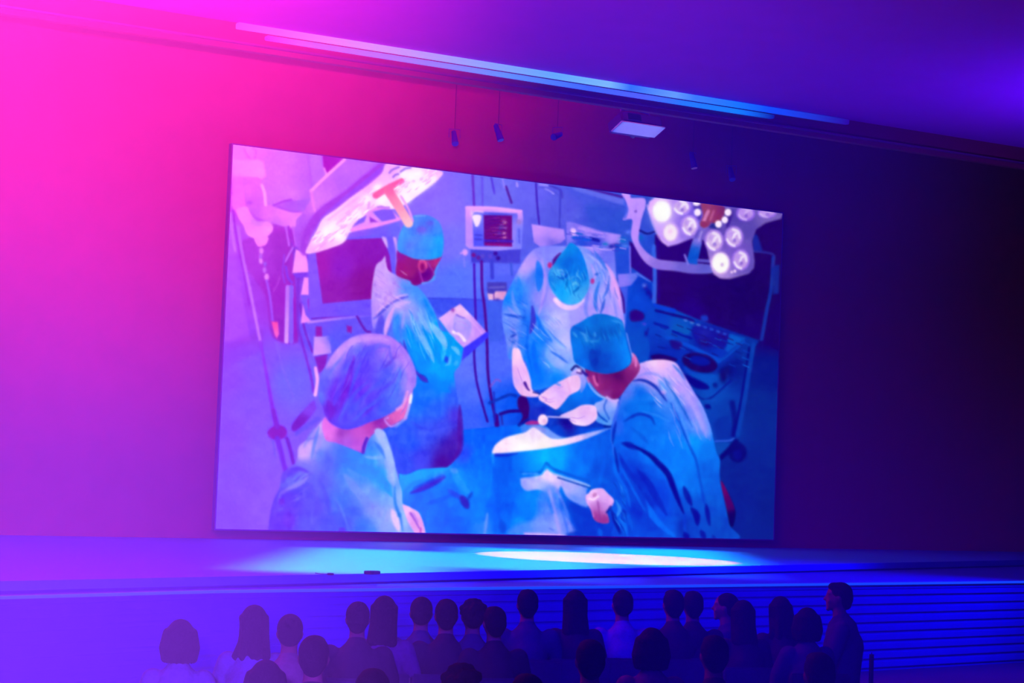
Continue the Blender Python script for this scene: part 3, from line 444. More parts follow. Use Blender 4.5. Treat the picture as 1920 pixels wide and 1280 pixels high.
    line([(877, 595), (905, 625)], 2, (235, 175, 248), 1.5, a=.7); line([(838, 625), (850, 634)], 5, (30, 150, 245), 2.5, a=.8)
    # ---- big surgical lamp, upper left, with its arm
    CUR[0] = 10
    fill([(437, 300), (484, 299), (494, 304), (498, 330), (489, 336), (480, 333), (437, 331)], [(450, 315, (255, 135, 250)), (485, 320, (255, 135, 248)), (440, 325, (255, 120, 250))], 2.5, False)
    fill([(437, 331), (455, 332), (458, 360), (462, 392), (452, 400), (440, 395), (434, 385)], (240, 105, 250), 3, False)
    fill([(454, 334), (487, 334), (490, 350), (496, 372), (500, 384), (512, 385), (530, 391), (544, 397), (568, 397), (556, 412), (552, 427), (516, 420), (494, 412), (476, 402), (462, 385), (458, 362)], [(470, 350, (228, 102, 250)), (478, 380, (215, 95, 250)), (480, 398, (200, 90, 250)), (500, 398, (232, 112, 248)), (530, 405, (242, 122, 245)), (552, 412, (235, 125, 245)), (520, 418, (205, 105, 250))], 2)
    line([(491, 347), (496, 362), (498, 384)], 5, (255, 160, 250), 2); blob(468, 380, 4, 2.5, (175, 65, 235), .8)
    fill([(443, 394), (452, 389), (463, 388), (470, 400), (481, 414), (495, 414), (508, 418), (512, 429), (505, 440), (494, 446), (475, 446), (462, 438), (456, 422), (448, 410)], [(455, 400, (255, 130, 250)), (480, 432, (255, 135, 250)), (500, 428, (255, 145, 248)), (484, 418, (205, 110, 250))], 2)
    fill([(477, 444), (502, 444), (500, 456), (494, 461), (483, 461)], (255, 132, 248), 2)
    fill([(511, 386), (528, 378), (544, 374), (556, 376), (580, 372), (574, 386), (566, 396), (546, 396)], [(540, 388, (175, 88, 255)), (570, 380, (170, 92, 255)), (524, 384, (190, 90, 245))], 2.5)
    line([(513, 385), (530, 378), (546, 374)], 3, (165, 55, 220), 1.8); line([(520, 387), (545, 396), (566, 397)], 2, (165, 55, 225), 2, a=.7)
    for (x0, x1) in [(532, 545), (545, 552)]: line([(x0+4, 425), (x0+10, 460)], 3.5, (200, 100, 255), 1.5)
    line([(541, 425), (547, 450), (552, 462)], 4, (160, 45, 215), 2)
    fill([(644, 297), (614, 326), (582, 357), (583, 374), (566, 402), (552, 428), (554, 458), (562, 470), (575, 476), (594, 473), (622, 464), (643, 455), (672, 428), (700, 408), (760, 383), (795, 358), (822, 336), (828, 321), (740, 308)],
         [(650, 310, (192, 105, 255)), (690, 310, (185, 102, 255)), (620, 350, (198, 105, 255)), (600, 370, (215, 120, 250)), (590, 395, (215, 110, 248)), (565, 420, (185, 95, 248)), (575, 430, (165, 65, 225)), (640, 340, (180, 100, 255)), (590, 410, (175, 85, 245))], 1.6, False)
    line([(583, 358), (614, 328), (646, 299)], 5.5, (255, 155, 245), 1.8); line([(584, 360), (588, 385), (592, 402)], 5, (235, 125, 248), 2.5)
    line([(725, 306), (690, 333), (650, 366), (600, 402), (578, 440), (572, 470)], 18, (165, 62, 226), 3.5); line([(722, 312), (685, 342), (640, 378), (606, 410), (586, 445)], 7, (150, 78, 250), 3, a=.8)
    fill([(728, 305), (715, 325), (690, 347), (660, 368), (630, 392), (605, 410), (592, 435), (577, 462), (574, 475), (594, 473), (622, 464), (643, 455), (656, 438), (672, 426), (700, 402), (712, 385), (735, 392), (760, 383), (795, 358), (822, 336), (828, 321), (780, 312)],
         [(700, 350, (250, 165, 245)), (660, 385, (252, 185, 250)), (640, 400, (255, 200, 250)), (620, 430, (255, 215, 250)), (600, 455, (250, 165, 248)), (625, 455, (255, 190, 250)), (640, 440, (255, 225, 250)), (745, 318, (242, 165, 245)), (810, 325, (250, 180, 242)), (780, 345, (255, 240, 250)), (760, 365, (255, 225, 250)), (690, 395, (250, 195, 250)), (725, 375, (255, 230, 252))], 1.8)
    for (x, y, r, s) in [(757, 327, 9, 7), (772, 331, 9, 7), (786, 328, 7, 7), (795, 345, 13, 7), (780, 352, 10, 5), (757, 360, 9, 7), (763, 372, 6, 6), (708, 352, 8, 6), (687, 374, 8, 6), (716, 373, 9, 6), (612, 434, 9, 7), (596, 448, 9, 6), (634, 440, 8, 9), (668, 402, 8, 6), (652, 412, 9, 4), (622, 425, 9, 4), (810, 338, 8, 4)]: blob(x, y, r, s, (255, 252, 252), .9, -40)
    for (p_, w_) in [([(631, 420), (660, 395), (685, 372)], 3), ([(600, 462), (622, 440), (650, 420)], 3), ([(615, 412), (645, 390), (672, 370)], 3)]: line(p_, w_, (238, 150, 245), 2, .6)
    for (x, y) in [(775, 340), (790, 336), (762, 350), (640, 425), (610, 447), (650, 440), (765, 342), (655, 402)]: ell(x, y, 4, 3, (235, 165, 240), rot=-35, soft=2, a=.6)
    for p_ in ([(730, 324), (736, 318), (748, 313)], [(751, 322), (760, 316), (770, 314)], [(737, 332), (741, 328), (747, 326)]): line(p_, 3, (135, 85, 225), 1.6)
    # wire handle frame under the lamp
    fill([(660, 426), (668, 415), (684, 403), (706, 388), (730, 392), (745, 405), (748, 412), (700, 424), (660, 434)], (235, 140, 245), 2)
    fill([(699, 397), (718, 392), (735, 393), (743, 410), (713, 416)], (128, 88, 250), 1.6, False); fill([(693, 406), (709, 416), (693.6, 417)], (148, 55, 215), 1.6, False); fill([(688, 403), (683, 416), (661, 425), (673, 411)], (130, 88, 252), 1.6, False)
    line([(692, 380), (690, 400), (688, 420)], 4, (230, 150, 250), 2); line([(697, 398), (716, 417)], 3, (220, 140, 250)); line([(708, 388), (730, 389)], 3, (190, 110, 245))
    line([(660, 431), (700, 424), (748, 411)], 5, (250, 145, 242), 1.8)
    fill([(655, 436), (700, 429), (748, 416), (752, 428), (745, 445), (700, 440), (650, 447)], [(670, 438, (142, 88, 252)), (740, 425, (108, 105, 252)), (715, 436, (118, 90, 250))], 2, False, .9)
    # T-shaped grip
    line([(705, 366), (728, 352), (753, 339)], 13, (252, 92, 160), 1.8, w2=10, mark=True); line([(727, 356), (748, 388), (766, 418)], 17, (255, 105, 160), 1.8, w2=17, col2=(255, 190, 200), mark=True)
    line([(752, 368), (766, 392), (774, 414)], 4, (240, 155, 240), 1.6); blob(735, 357, 10, 6, (255, 95, 160), .7)
    # ---- second surgical lamp, upper right
    CUR[0] = 11
    fill([(1165, 362), (1181, 364), (1184, 371), (1208, 372), (1210, 388), (1203, 412), (1198, 440), (1199, 455), (1212, 472), (1232, 485), (1260, 489), (1335, 497), (1337, 511), (1300, 513), (1265, 508), (1230, 504), (1208, 490), (1190, 462), (1183, 440), (1185, 412), (1168, 412), (1176, 396), (1174, 378)],
         [(1172, 368, (205, 150, 248)), (1195, 390, (190, 145, 245)), (1188, 440, (190, 140, 245)), (1205, 478, (170, 130, 232)), (1235, 495, (140, 110, 215)), (1290, 505, (110, 95, 200)), (1325, 505, (95, 90, 195))], 1.8)
    line([(1170, 380), (1176, 392), (1172, 408)], 5, (70, 95, 225), 2, a=.8); ell(1192, 396, 2.5, 2.5, (110, 70, 180), soft=1.6); line([(1194, 372), (1190, 410)], 2, (165, 120, 230), a=.5)
    fill([(1209, 395), (1222, 395), (1232, 425), (1226, 440), (1208, 440), (1200, 432)], (50, 75, 200), 3); line([(1200, 432), (1214, 438), (1228, 434)], 3, (15, 10, 90), 1.6)
    fill([(1303, 440), (1316, 440), (1316, 456), (1307, 496), (1286, 493), (1297, 455)], [(1300, 475, (12, 82, 195)), (1308, 445, (130, 110, 215))], 1.8, False)
    line([(1284, 478), (1290, 495)], 4, (130, 115, 220), 1.8); line([(1310, 488), (1336, 490)], 6, (95, 85, 190), 2)
    fill([(1228, 370), (1217, 378), (1215, 392), (1224, 415), (1233, 438), (1242, 454), (1254, 462), (1270, 458), (1295, 448), (1312, 446), (1320, 452), (1326, 470), (1332, 498), (1338, 514), (1350, 521), (1368, 522), (1404, 513), (1414, 502), (1415, 488), (1410, 452), (1418, 430), (1436, 418), (1464, 410), (1469, 400), (1400, 385), (1300, 375)],
         [(1225, 385, (225, 160, 248)), (1240, 430, (200, 150, 248)), (1260, 450, (190, 150, 240)), (1285, 430, (150, 115, 225)), (1300, 400, (120, 90, 215)), (1330, 440, (115, 85, 180)), (1345, 500, (185, 145, 215)), (1380, 470, (120, 85, 190)), (1405, 495, (100, 78, 175)), (1400, 430, (88, 68, 160)), (1440, 405, (120, 95, 175)), (1385, 410, (85, 62, 160)), (1360, 430, (95, 70, 165)), (1310, 435, (115, 95, 195))], 2.2, False)
    for (x, y, rx, ry, k) in [(1241, 396, 17, 20, 2), (1278, 388, 16, 14, 1), (1257, 436, 15, 18, 1.6), (1293, 423, 15, 18, 1.2), (1339, 451, 16, 19, 1.2), (1376, 444, 16, 18.5, .9), (1351, 493, 16.5, 19.5, 2), (1389, 487, 15, 18, .8), (1398, 400, 16, 13, .4), (1438, 399, 16, 8, .4)]:
        ell(x, y, rx+2, ry+2, (225-40*(2-k), 180-45*(2-k), 238), soft=2.5, a=.8, mark=True)
        if k >= 2: ell(x, y, rx-1, ry-1, (255, 252, 242), soft=3); continue
        ell(x, y, rx-2, ry-2, (170+35*k, 120+50*k, 225), soft=2)
        if k > 1.5: ell(x, y, rx-4, ry-4, (255, 240, 240), soft=4); blob(x-1, y-2, 4, 5, (235, 185, 225), .7); continue
        wv = (255, 245, 250) if k > .5 else (215, 185, 240)
        line([(x-rx*.8, y+ry*.25), (x-rx*.45, y+ry*.7), (x+rx*.05, y+ry*.9)], 3.5, wv, 2); line([(x-rx*.1, y-ry*.75), (x+rx*.5, y-ry*.5), (x+rx*.7, y+ry*.1)], 4.5, wv, 2.4, a=.8 if k > .5 else .4)
        line([(x-rx*.1, y+ry*.25), (x+rx*.05, y-ry*.2), (x+rx*.3, y-ry*.35)], 3.5, wv, 2.2); ell(x+rx*.05, y+ry*.35, 3, 3.5, (125, 80, 200), soft=2.5, a=.8); ell(x-rx*.35, y-ry*.3, 4, 5, (185, 140, 230), soft=3, a=.7)
    blob(1241, 396, 13, 16, (255, 255, 238), .9); ell(1351, 488, 11, 10, (255, 252, 240), soft=4); ell(1354, 496, 3, 3.5, (190, 145, 210), soft=2.5, a=.7)
    ell(1372, 510, 2.5, 2.5, (235, 200, 240), soft=1.8); ell(1378, 508, 2.8, 3, (240, 205, 240), soft=1.8)
    line([(1337, 505), (1350, 519), (1372, 520), (1400, 511)], 4, (205, 165, 225), 2.5, a=.7, col2=(110, 85, 170)); line([(1214, 385), (1222, 412), (1236, 445), (1252, 460)], 4, (225, 180, 250), 2.5, a=.7)
    fill([(1300, 380), (1314, 380), (1316, 400), (1312, 412), (1305, 400)], (55, 30, 140), 3, a=.8); fill([(1330, 424), (1344, 412), (1350, 428), (1335, 428)], (30, 35, 120), 3, a=.9); fill([(1360, 395), (1374, 396), (1368, 420), (1362, 425)], (50, 15, 120), 3, a=.8)
    fill([(1314, 380), (1335, 382), (1358, 388), (1357, 404), (1350, 414), (1340, 418), (1333, 418), (1328, 424), (1320, 427), (1313, 420), (1318, 402)], [(1325, 395, (150, 60, 85)), (1345, 400, (150, 45, 65)), (1318, 420, (150, 55, 80)), (1355, 395, (110, 30, 80))], 2)
    line([(1328, 396), (1324, 404), (1320, 414)], 6, (215, 130, 175), 2.2, a=.9); line([(1338, 396), (1332, 412)], 4, (200, 105, 150), 2, a=.7); ell(1319, 420, 5.5, 5.5, (145, 45, 60), soft=2)
    for (x, y, rx, ry) in [(1306, 381, 7, 5), (1308, 398, 6.5, 7), (1365, 398, 6.5, 7), (1359, 412, 6, 6.5), (1347, 420, 6.3, 7)]: ell(x, y, rx, ry, (255, 235, 252), soft=2.2)
    line([(1316, 434), (1312, 445), (1310, 452)], 2.4, (175, 150, 225), 1.6); line([(1309, 432), (1304, 446)], 2.5, (60, 45, 160), 2, a=.6)
    # ---- right surgeon in front
    CUR[0] = 7
    fill([(1198, 684), (1206, 679), (1220, 675), (1245, 674), (1267, 680), (1279, 697), (1303, 737), (1318, 762), (1331, 795), (1337, 819), (1344, 848), (1350, 862), (1350, 898), (1362, 954), (1368, 984), (1374, 1014), (1164, 1012), (1153, 978), (1146, 954), (1156, 930), (1161, 909), (1148, 882), (1145, 851), (1144, 822), (1148, 791), (1160, 759), (1167, 737), (1180, 718)],
         [(1225, 682, (255, 215, 245)), (1240, 685, (255, 195, 238)), (1215, 697, (205, 160, 248)), (1200, 700, (190, 150, 248)), (1250, 700, (225, 180, 250)), (1265, 700, (205, 165, 250)), (1230, 712, (225, 175, 248)), (1245, 720, (70, 140, 245)), (1275, 725, (200, 160, 252)), (1290, 750, (170, 150, 255)), (1305, 775, (135, 145, 252)), (1315, 800, (120, 150, 255)),
          (1200, 735, (0, 100, 230)), (1210, 760, (0, 112, 232)), (1190, 760, (0, 110, 232)), (1176, 735, (90, 120, 240)), (1200, 800, (0, 112, 235)), (1230, 790, (0, 108, 235)), (1180, 800, (0, 100, 232)), (1215, 850, (10, 120, 245)), (1255, 830, (10, 128, 252)), (1270, 790, (30, 120, 245)), (1265, 760, (50, 135, 245)),
          (1300, 830, (0, 145, 255)), (1290, 860, (0, 130, 250)), (1325, 840, (0, 118, 235)), (1320, 880, (0, 100, 222)), (1335, 900, (0, 92, 215)), (1300, 900, (0, 112, 232)), (1330, 950, (0, 82, 202)), (1350, 990, (0, 68, 185)), (1340, 1005, (0, 72, 190)), (1185, 870, (0, 60, 208)), (1195, 900, (0, 40, 190)), (1215, 940, (0, 38, 188)),
          (1240, 920, (0, 62, 215)), (1240, 960, (0, 75, 225)), (1220, 990, (0, 60, 205)), (1190, 960, (0, 42, 195)), (1195, 1000, (5, 80, 220)), (1260, 990, (0, 95, 230)), (1280, 990, (0, 30, 160)), (1260, 880, (8, 125, 248)), (1275, 900, (0, 120, 242)), (1165, 860, (0, 85, 225)), (1172, 830, (0, 95, 232)), (1160, 800, (40, 95, 235)), (1155, 880, (0, 90, 230)),
          (1165, 930, (0, 75, 215)), (1162, 960, (10, 90, 228)), (1175, 985, (0, 70, 210)), (1290, 950, (0, 80, 205)), (1300, 990, (0, 72, 195))], 1.8)
    for (p_, w_, c_, a_) in [([(1187, 714), (1200, 712), (1215, 716), (1232, 728), (1250, 752)], 4.5, (0, 35, 165), .9), ([(1196, 706), (1212, 700), (1230, 702), (1244, 712)], 4, (130, 140, 245), .7), ([(1235, 712), (1252, 736), (1262, 752), (1275, 775)], 8, (95, 150, 248), .8), ([(1245, 708), (1262, 735), (1280, 765), (1298, 800)], 4, (15, 95, 205), .8),
                             ([(1250, 690), (1275, 718), (1295, 748), (1312, 785), (1325, 820)], 9, (195, 165, 252), .55), ([(1262, 684), (1275, 698), (1284, 712)], 3.5, (20, 100, 215), .8), ([(1240, 733), (1248, 737)], 6, (220, 165, 240), .7), ([(1262, 758), (1278, 785), (1288, 815), (1296, 840)], 5, (70, 140, 250), .8), ([(1258, 756), (1274, 790), (1290, 830), (1304, 860), (1311, 892), (1320, 940), (1328, 980)], 4, (0, 60, 195), .75),
                             ([(1170, 790), (1185, 781), (1200, 776), (1220, 782), (1228, 796)], 4.5, (0, 40, 180), .85), ([(1205, 772), (1230, 778), (1255, 790)], 3, (50, 140, 250), .8), ([(1183, 800), (1200, 815), (1216, 832)], 6, (0, 80, 215), .7), ([(1165, 830), (1185, 838), (1198, 842)], 7, (0, 25, 165), .8), ([(1190, 836), (1217, 852), (1234, 868), (1252, 888), (1262, 912), (1272, 938), (1282, 962)], 9, (0, 0, 130), .92), ([(1170, 830), (1190, 836)], 8, (10, 10, 150), .7),
                             ([(1210, 880), (1228, 888), (1245, 895)], 10, (0, 95, 232), .5), ([(1168, 880), (1190, 915), (1212, 950), (1240, 985), (1265, 1005)], 11, (0, 112, 245), .85), ([(1195, 880), (1215, 905), (1232, 935), (1250, 965)], 11, (0, 32, 182), .8), ([(1150, 860), (1157, 890), (1172, 915), (1182, 950)], 5, (0, 115, 245), .6), ([(1160, 850), (1175, 880), (1200, 925), (1215, 965)], 10, (0, 35, 185), .6),
                             ([(1282, 912), (1288, 928), (1297, 948)], 9, (0, 20, 152), .9), ([(1296, 952), (1306, 966), (1308, 984)], 10, (0, 5, 135), .9), ([(1284, 960), (1284, 990), (1286, 1010)], 5, (0, 60, 200), .8), ([(1283, 998), (1290, 1012)], 9, (0, 10, 140), .9), ([(1314, 994), (1322, 1010)], 8, (0, 10, 140), .8), ([(1324, 945), (1328, 970), (1331, 985)], 7, (0, 10, 140), .85), ([(1336, 1003), (1342, 1012)], 5, (0, 20, 150), .7),
                             ([(1145, 800), (1148, 830), (1152, 860)], 3, (60, 120, 245), .7), ([(1152, 838), (1156, 862), (1160, 885)], 4, (0, 20, 155), .8), ([(1170, 740), (1158, 765), (1150, 800)], 5, (75, 110, 240), .7), ([(1155, 790), (1150, 815), (1149, 832)], 5, (0, 25, 160), .7),
                             ([(1164, 908), (1168, 930), (1172, 945)], 5, (35, 125, 245), .7), ([(1155, 938), (1162, 955), (1156, 968)], 5, (60, 150, 248), .8), ([(1160, 972), (1172, 985), (1176, 1005)], 6, (15, 110, 240), .8), ([(1146, 955), (1153, 975), (1163, 1000)], 6, (0, 15, 145), .85), ([(1168, 955), (1172, 970)], 8, (0, 30, 170), .7), ([(1176, 962), (1185, 990)], 6, (0, 100, 232), .5), ([(1300, 860), (1305, 900), (1312, 930)], 8, (0, 110, 235), .5),
                             ([(1230, 840), (1245, 860), (1262, 885)], 7, (15, 130, 250), .6), ([(1190, 745), (1215, 742), (1240, 760)], 9, (0, 118, 240), .4), ([(1275, 700), (1300, 748), (1320, 790), (1332, 825)], 4, (150, 140, 250), .6)]:
        line(p_, w_*1.25, c_, 2.6, a_, taper=.8)
    # neck, cheek and ear
    fill([(1097, 690), (1110, 694), (1131, 700), (1158, 697), (1176, 688), (1184, 676), (1184, 662), (1190, 664), (1196, 674), (1200, 690), (1192, 706), (1178, 722), (1165, 740), (1156, 748), (1138, 747), (1124, 738), (1110, 722), (1101, 706)], [(1190, 672, (215, 110, 180)), (1184, 688, (150, 45, 115)), (1160, 705, (75, 0, 75)), (1135, 706, (100, 10, 90)), (1112, 710, (165, 50, 125)), (1120, 720, (170, 50, 125)), (1135, 722, (130, 20, 90)), (1155, 725, (125, 15, 95)), (1150, 740, (105, 5, 80)), (1180, 700, (125, 25, 100)), (1140, 740, (160, 70, 150)), (1104, 700, (120, 20, 100))], 1.8)
    line([(1113, 706), (1116, 716), (1120, 722)], 4, (225, 110, 175), 2, a=.9); line([(1118, 700), (1120, 715)], 3, (110, 15, 85), 2); line([(1186, 664), (1192, 674), (1192, 686)], 3.5, (225, 120, 195), 1.8)
    line([(1096, 700), (1102, 714), (1110, 728), (1122, 740), (1134, 746)], 4.5, (110, 140, 250), 1.6, col2=(140, 180, 250)); line([(1101, 708), (1104, 716)], 3, (200, 90, 160), 1.6); line([(1092, 696), (1100, 703)], 5, (50, 20, 140), 2)
    line([(1138, 745), (1150, 752), (1158, 750)], 5, (205, 175, 248), 2.2)
    # cap
    fill([(1070, 617), (1078, 609), (1088, 604), (1104, 594), (1123, 588), (1147, 592), (1166, 601), (1172, 622), (1177, 648), (1183, 672), (1180, 684), (1166, 693), (1148, 699), (1131, 700), (1107, 695), (1090, 687), (1077, 677), (1073, 655), (1070, 635)],
         [(1105, 602, (0, 115, 220)), (1125, 596, (0, 102, 205)), (1150, 605, (0, 108, 208)), (1160, 600, (30, 125, 222)), (1080, 622, (10, 105, 215)), (1100, 630, (20, 115, 210)), (1125, 625, (0, 88, 190)), (1145, 620, (0, 95, 195)), (1112, 640, (15, 105, 205)), (1140, 645, (0, 95, 205)), (1118, 668, (10, 48, 172)), (1125, 685, (10, 52, 175)), (1130, 672, (5, 70, 195)), (1085, 655, (0, 115, 232)), (1078, 650, (0, 118, 232)),
          (1095, 680, (0, 105, 230)), (1160, 640, (0, 118, 232)), (1172, 655, (0, 125, 240)), (1176, 675, (0, 138, 248)), (1155, 680, (0, 95, 215)), (1135, 692, (0, 75, 195))], 1.6)
    for (p_, w_, c_, a_) in [([(1074, 622), (1082, 632)], 4, (70, 160, 235), .8), ([(1088, 622), (1096, 628), (1100, 640)], 4, (75, 155, 230), .75), ([(1116, 622), (1114, 636)], 4, (60, 140, 225), .75), ([(1100, 612), (1108, 630), (1122, 634)], 4, (0, 70, 180), .6), ([(1126, 612), (1130, 630), (1140, 640)], 5, (0, 75, 180), .6), ([(1100, 638), (1118, 640), (1126, 632)], 2.5, (60, 150, 225), .6),
                             ([(1146, 600), (1166, 606)], 3, (50, 145, 235), .8), ([(1074, 612), (1088, 618), (1098, 624)], 3.5, (0, 70, 185), .6), ([(1110, 655), (1116, 690)], 14, (10, 45, 170), .5), ([(1164, 615), (1172, 650), (1178, 680)], 3, (20, 140, 248), .6), ([(1142, 630), (1146, 642)], 4, (30, 125, 220), .5)]:
        line(p_, w_*1.25, c_, 2.4, a_, taper=.8)
    line([(1175, 625), (1182, 655), (1186, 668)], 2.5, (120, 150, 248), 1.6, a=.9)
    # near gloved hand on the rod
    fill([(1098, 930), (1104, 924), (1111, 917), (1129, 915), (1139, 924), (1151, 937), (1146, 951), (1139, 960), (1142, 972), (1141, 980), (1128, 981), (1114, 974), (1107, 955), (1100, 943)], [(1108, 925, (255, 200, 245)), (1130, 922, (235, 180, 242)), (1145, 938, (238, 175, 242)), (1108, 940, (230, 175, 248)), (1120, 948, (175, 90, 180)), (1135, 950, (205, 150, 235)), (1118, 965, (155, 45, 130)), (1133, 972, (150, 40, 125)), (1128, 935, (215, 160, 240))], 1.7)
    ell(1115, 928, 4, 4.5, (195, 120, 185), soft=2.4); line([(1104, 934), (1112, 936), (1122, 930)], 4, (255, 215, 248), 2); line([(1108, 945), (1113, 968)], 2.5, (205, 125, 215), 2, a=.8); line([(1121, 940), (1125, 972)], 2.5, (140, 50, 140), 2, a=.7); line([(1145, 950), (1138, 960)], 4, (10, 30, 150), 2)
    # ---- left person in front
    CUR[0] = 2
    fill([(612, 784), (594, 800), (575, 824), (560, 838), (556, 865), (540, 878), (529, 890), (525, 912), (514, 935), (507, 960), (503, 996), (503, 1012), (800, 1012), (797, 997), (790, 970), (770, 952), (756, 946), (754, 920), (747, 897), (738, 860), (730, 832), (722, 811), (712, 806), (700, 813), (688, 830), (682, 848), (660, 842), (632, 828), (612, 822)],
         [(600, 800, (215, 165, 248)), (585, 815, (150, 130, 245)), (585, 838, (232, 178, 245)), (570, 850, (225, 170, 248)), (604, 830, (150, 150, 252)), (600, 850, (85, 130, 252)), (570, 875, (110, 110, 250)), (545, 885, (90, 60, 228)), (540, 900, (100, 110, 250)), (615, 860, (78, 92, 252)), (600, 900, (88, 90, 255)), (570, 920, (80, 70, 248)), (540, 930, (88, 55, 235)), (530, 950, (95, 55, 225)), (518, 985, (95, 50, 225)), (540, 975, (100, 52, 218)),
          (570, 980, (85, 85, 252)), (620, 985, (75, 85, 255)), (595, 950, (85, 75, 245)), (640, 940, (55, 110, 255)), (640, 850, (65, 115, 255)), (665, 850, (40, 135, 255)), (680, 880, (10, 140, 255)), (700, 860, (20, 145, 255)), (712, 890, (0, 145, 255)), (725, 910, (0, 145, 255)), (655, 880, (45, 125, 255)), (660, 905, (90, 140, 255)), (690, 920, (115, 158, 255)), (720, 935, (118, 168, 250)), (700, 955, (140, 155, 255)), (725, 965, (160, 170, 252)),
          (715, 990, (150, 170, 252)), (660, 960, (60, 100, 255)), (650, 980, (70, 85, 250)), (680, 985, (40, 105, 255)), (700, 995, (55, 130, 255)), (740, 870, (155, 180, 250)), (728, 840, (165, 190, 252)), (715, 825, (165, 190, 252)), (700, 845, (50, 130, 252)), (712, 860, (130, 175, 252)), (745, 930, (150, 185, 250)), (752, 970, (150, 180, 252)), (690, 832, (60, 120, 252)), (732, 900, (170, 185, 250))], 1.8)
    for (p_, w_, c_, a_) in [([(540, 882), (560, 878), (578, 885)], 6, (85, 45, 215), .8), ([(530, 905), (535, 890), (548, 882)], 9, (92, 50, 222), .7), ([(535, 918), (550, 912), (570, 900), (576, 892)], 7, (140, 130, 252), .85), ([(548, 905), (556, 892), (564, 886)], 3, (110, 150, 250), .7), ([(556, 905), (566, 895), (575, 888)], 3, (120, 150, 250), .6), ([(520, 940), (527, 925), (540, 918)], 5, (130, 110, 250), .7),
                             ([(525, 945), (532, 935)], 10, (110, 40, 200), .7), ([(518, 958), (532, 952)], 3, (110, 95, 245), .7), ([(590, 800), (578, 822), (570, 838)], 4, (120, 130, 248), .6), ([(598, 800), (590, 830), (584, 860)], 5, (90, 125, 250), .85), ([(605, 812), (598, 840)], 5, (170, 150, 252), .6), ([(575, 825), (590, 820)], 3, (100, 100, 235), .7), ([(625, 930), (640, 955), (655, 995)], 4, (90, 130, 255), .8), ([(630, 940), (640, 970), (645, 1000)], 7, (65, 90, 250), .6),
                             ([(645, 888), (665, 915), (690, 945), (718, 975)], 14, (120, 145, 255), .55), ([(650, 880), (668, 888), (690, 898)], 7, (90, 145, 255), .5), ([(690, 870), (715, 895), (735, 930)], 10, (0, 142, 255), .75), ([(684, 856), (700, 858), (718, 856)], 5, (125, 170, 252), .85), ([(702, 828), (716, 845), (722, 858)], 6, (50, 115, 250), .75), ([(706, 812), (722, 835), (732, 865), (738, 900)], 11, (170, 190, 252), .75),
                             ([(722, 862), (732, 890), (740, 915)], 8, (160, 180, 250), .6), ([(637, 990), (645, 1000)], 12, (90, 40, 220), .7), ([(540, 960), (542, 990)], 18, (105, 45, 210), .5), ([(740, 912), (741, 943), (749, 966), (755, 995)], 4.5, (28, 120, 225), .9), ([(735, 955), (742, 975), (748, 995)], 11, (240, 200, 250), .9), ([(752, 940), (756, 965), (762, 990)], 6, (150, 190, 252), .8), ([(746, 962), (752, 968)], 7, (20, 110, 215), .7),
                             ([(725, 950), (718, 975)], 3, (110, 160, 245), .6), ([(697, 945), (700, 955)], 3, (120, 120, 235), .6), ([(600, 900), (612, 930), (618, 960)], 6, (75, 70, 245), .5)]:
        line(p_, w_*1.25, c_, 2.8, a_, taper=.8)
    # neck and face
    fill([(612, 780), (609, 822), (630, 830), (652, 838), (672, 846), (682, 848), (690, 826), (702, 812), (728, 800), (745, 792), (762, 778), (770, 745), (772, 730), (740, 760), (700, 784)], [(616, 810, (242, 125, 225)), (622, 800, (235, 110, 225)), (640, 810, (158, 62, 178)), (650, 830, (175, 88, 220)), (670, 838, (190, 80, 210)), (672, 810, (205, 85, 200)), (690, 800, (200, 72, 180)), (710, 790, (150, 40, 165)), (712, 800, (165, 50, 175)), (735, 780, (228, 100, 185)), (755, 770, (240, 110, 195)), (765, 745, (235, 120, 215)), (676, 846, (205, 90, 215))], 1.8)
    line([(688, 822), (682, 838), (681, 848)], 6, (88, 30, 190), 2); ell(712, 812, 11, 8, (170, 185, 252), rot=40, soft=2.5)
    line([(771, 738), (768, 756), (763, 775), (760, 784)], 5, (225, 180, 255), 1.6, col2=(175, 165, 252)); line([(771, 742), (769, 754)], 5, (255, 245, 255), 1.8); line([(762, 783), (750, 792), (735, 799), (728, 796), (721, 786), (728, 783)], 3.2, (205, 145, 248), 1.6); line([(740, 764), (758, 764)], 3, (250, 150, 225), 1.8, a=.8)
    line([(756, 788), (742, 800)], 4, (110, 140, 252), 2, a=.8); blob(711, 784, 7, 4, (140, 25, 165), .8)
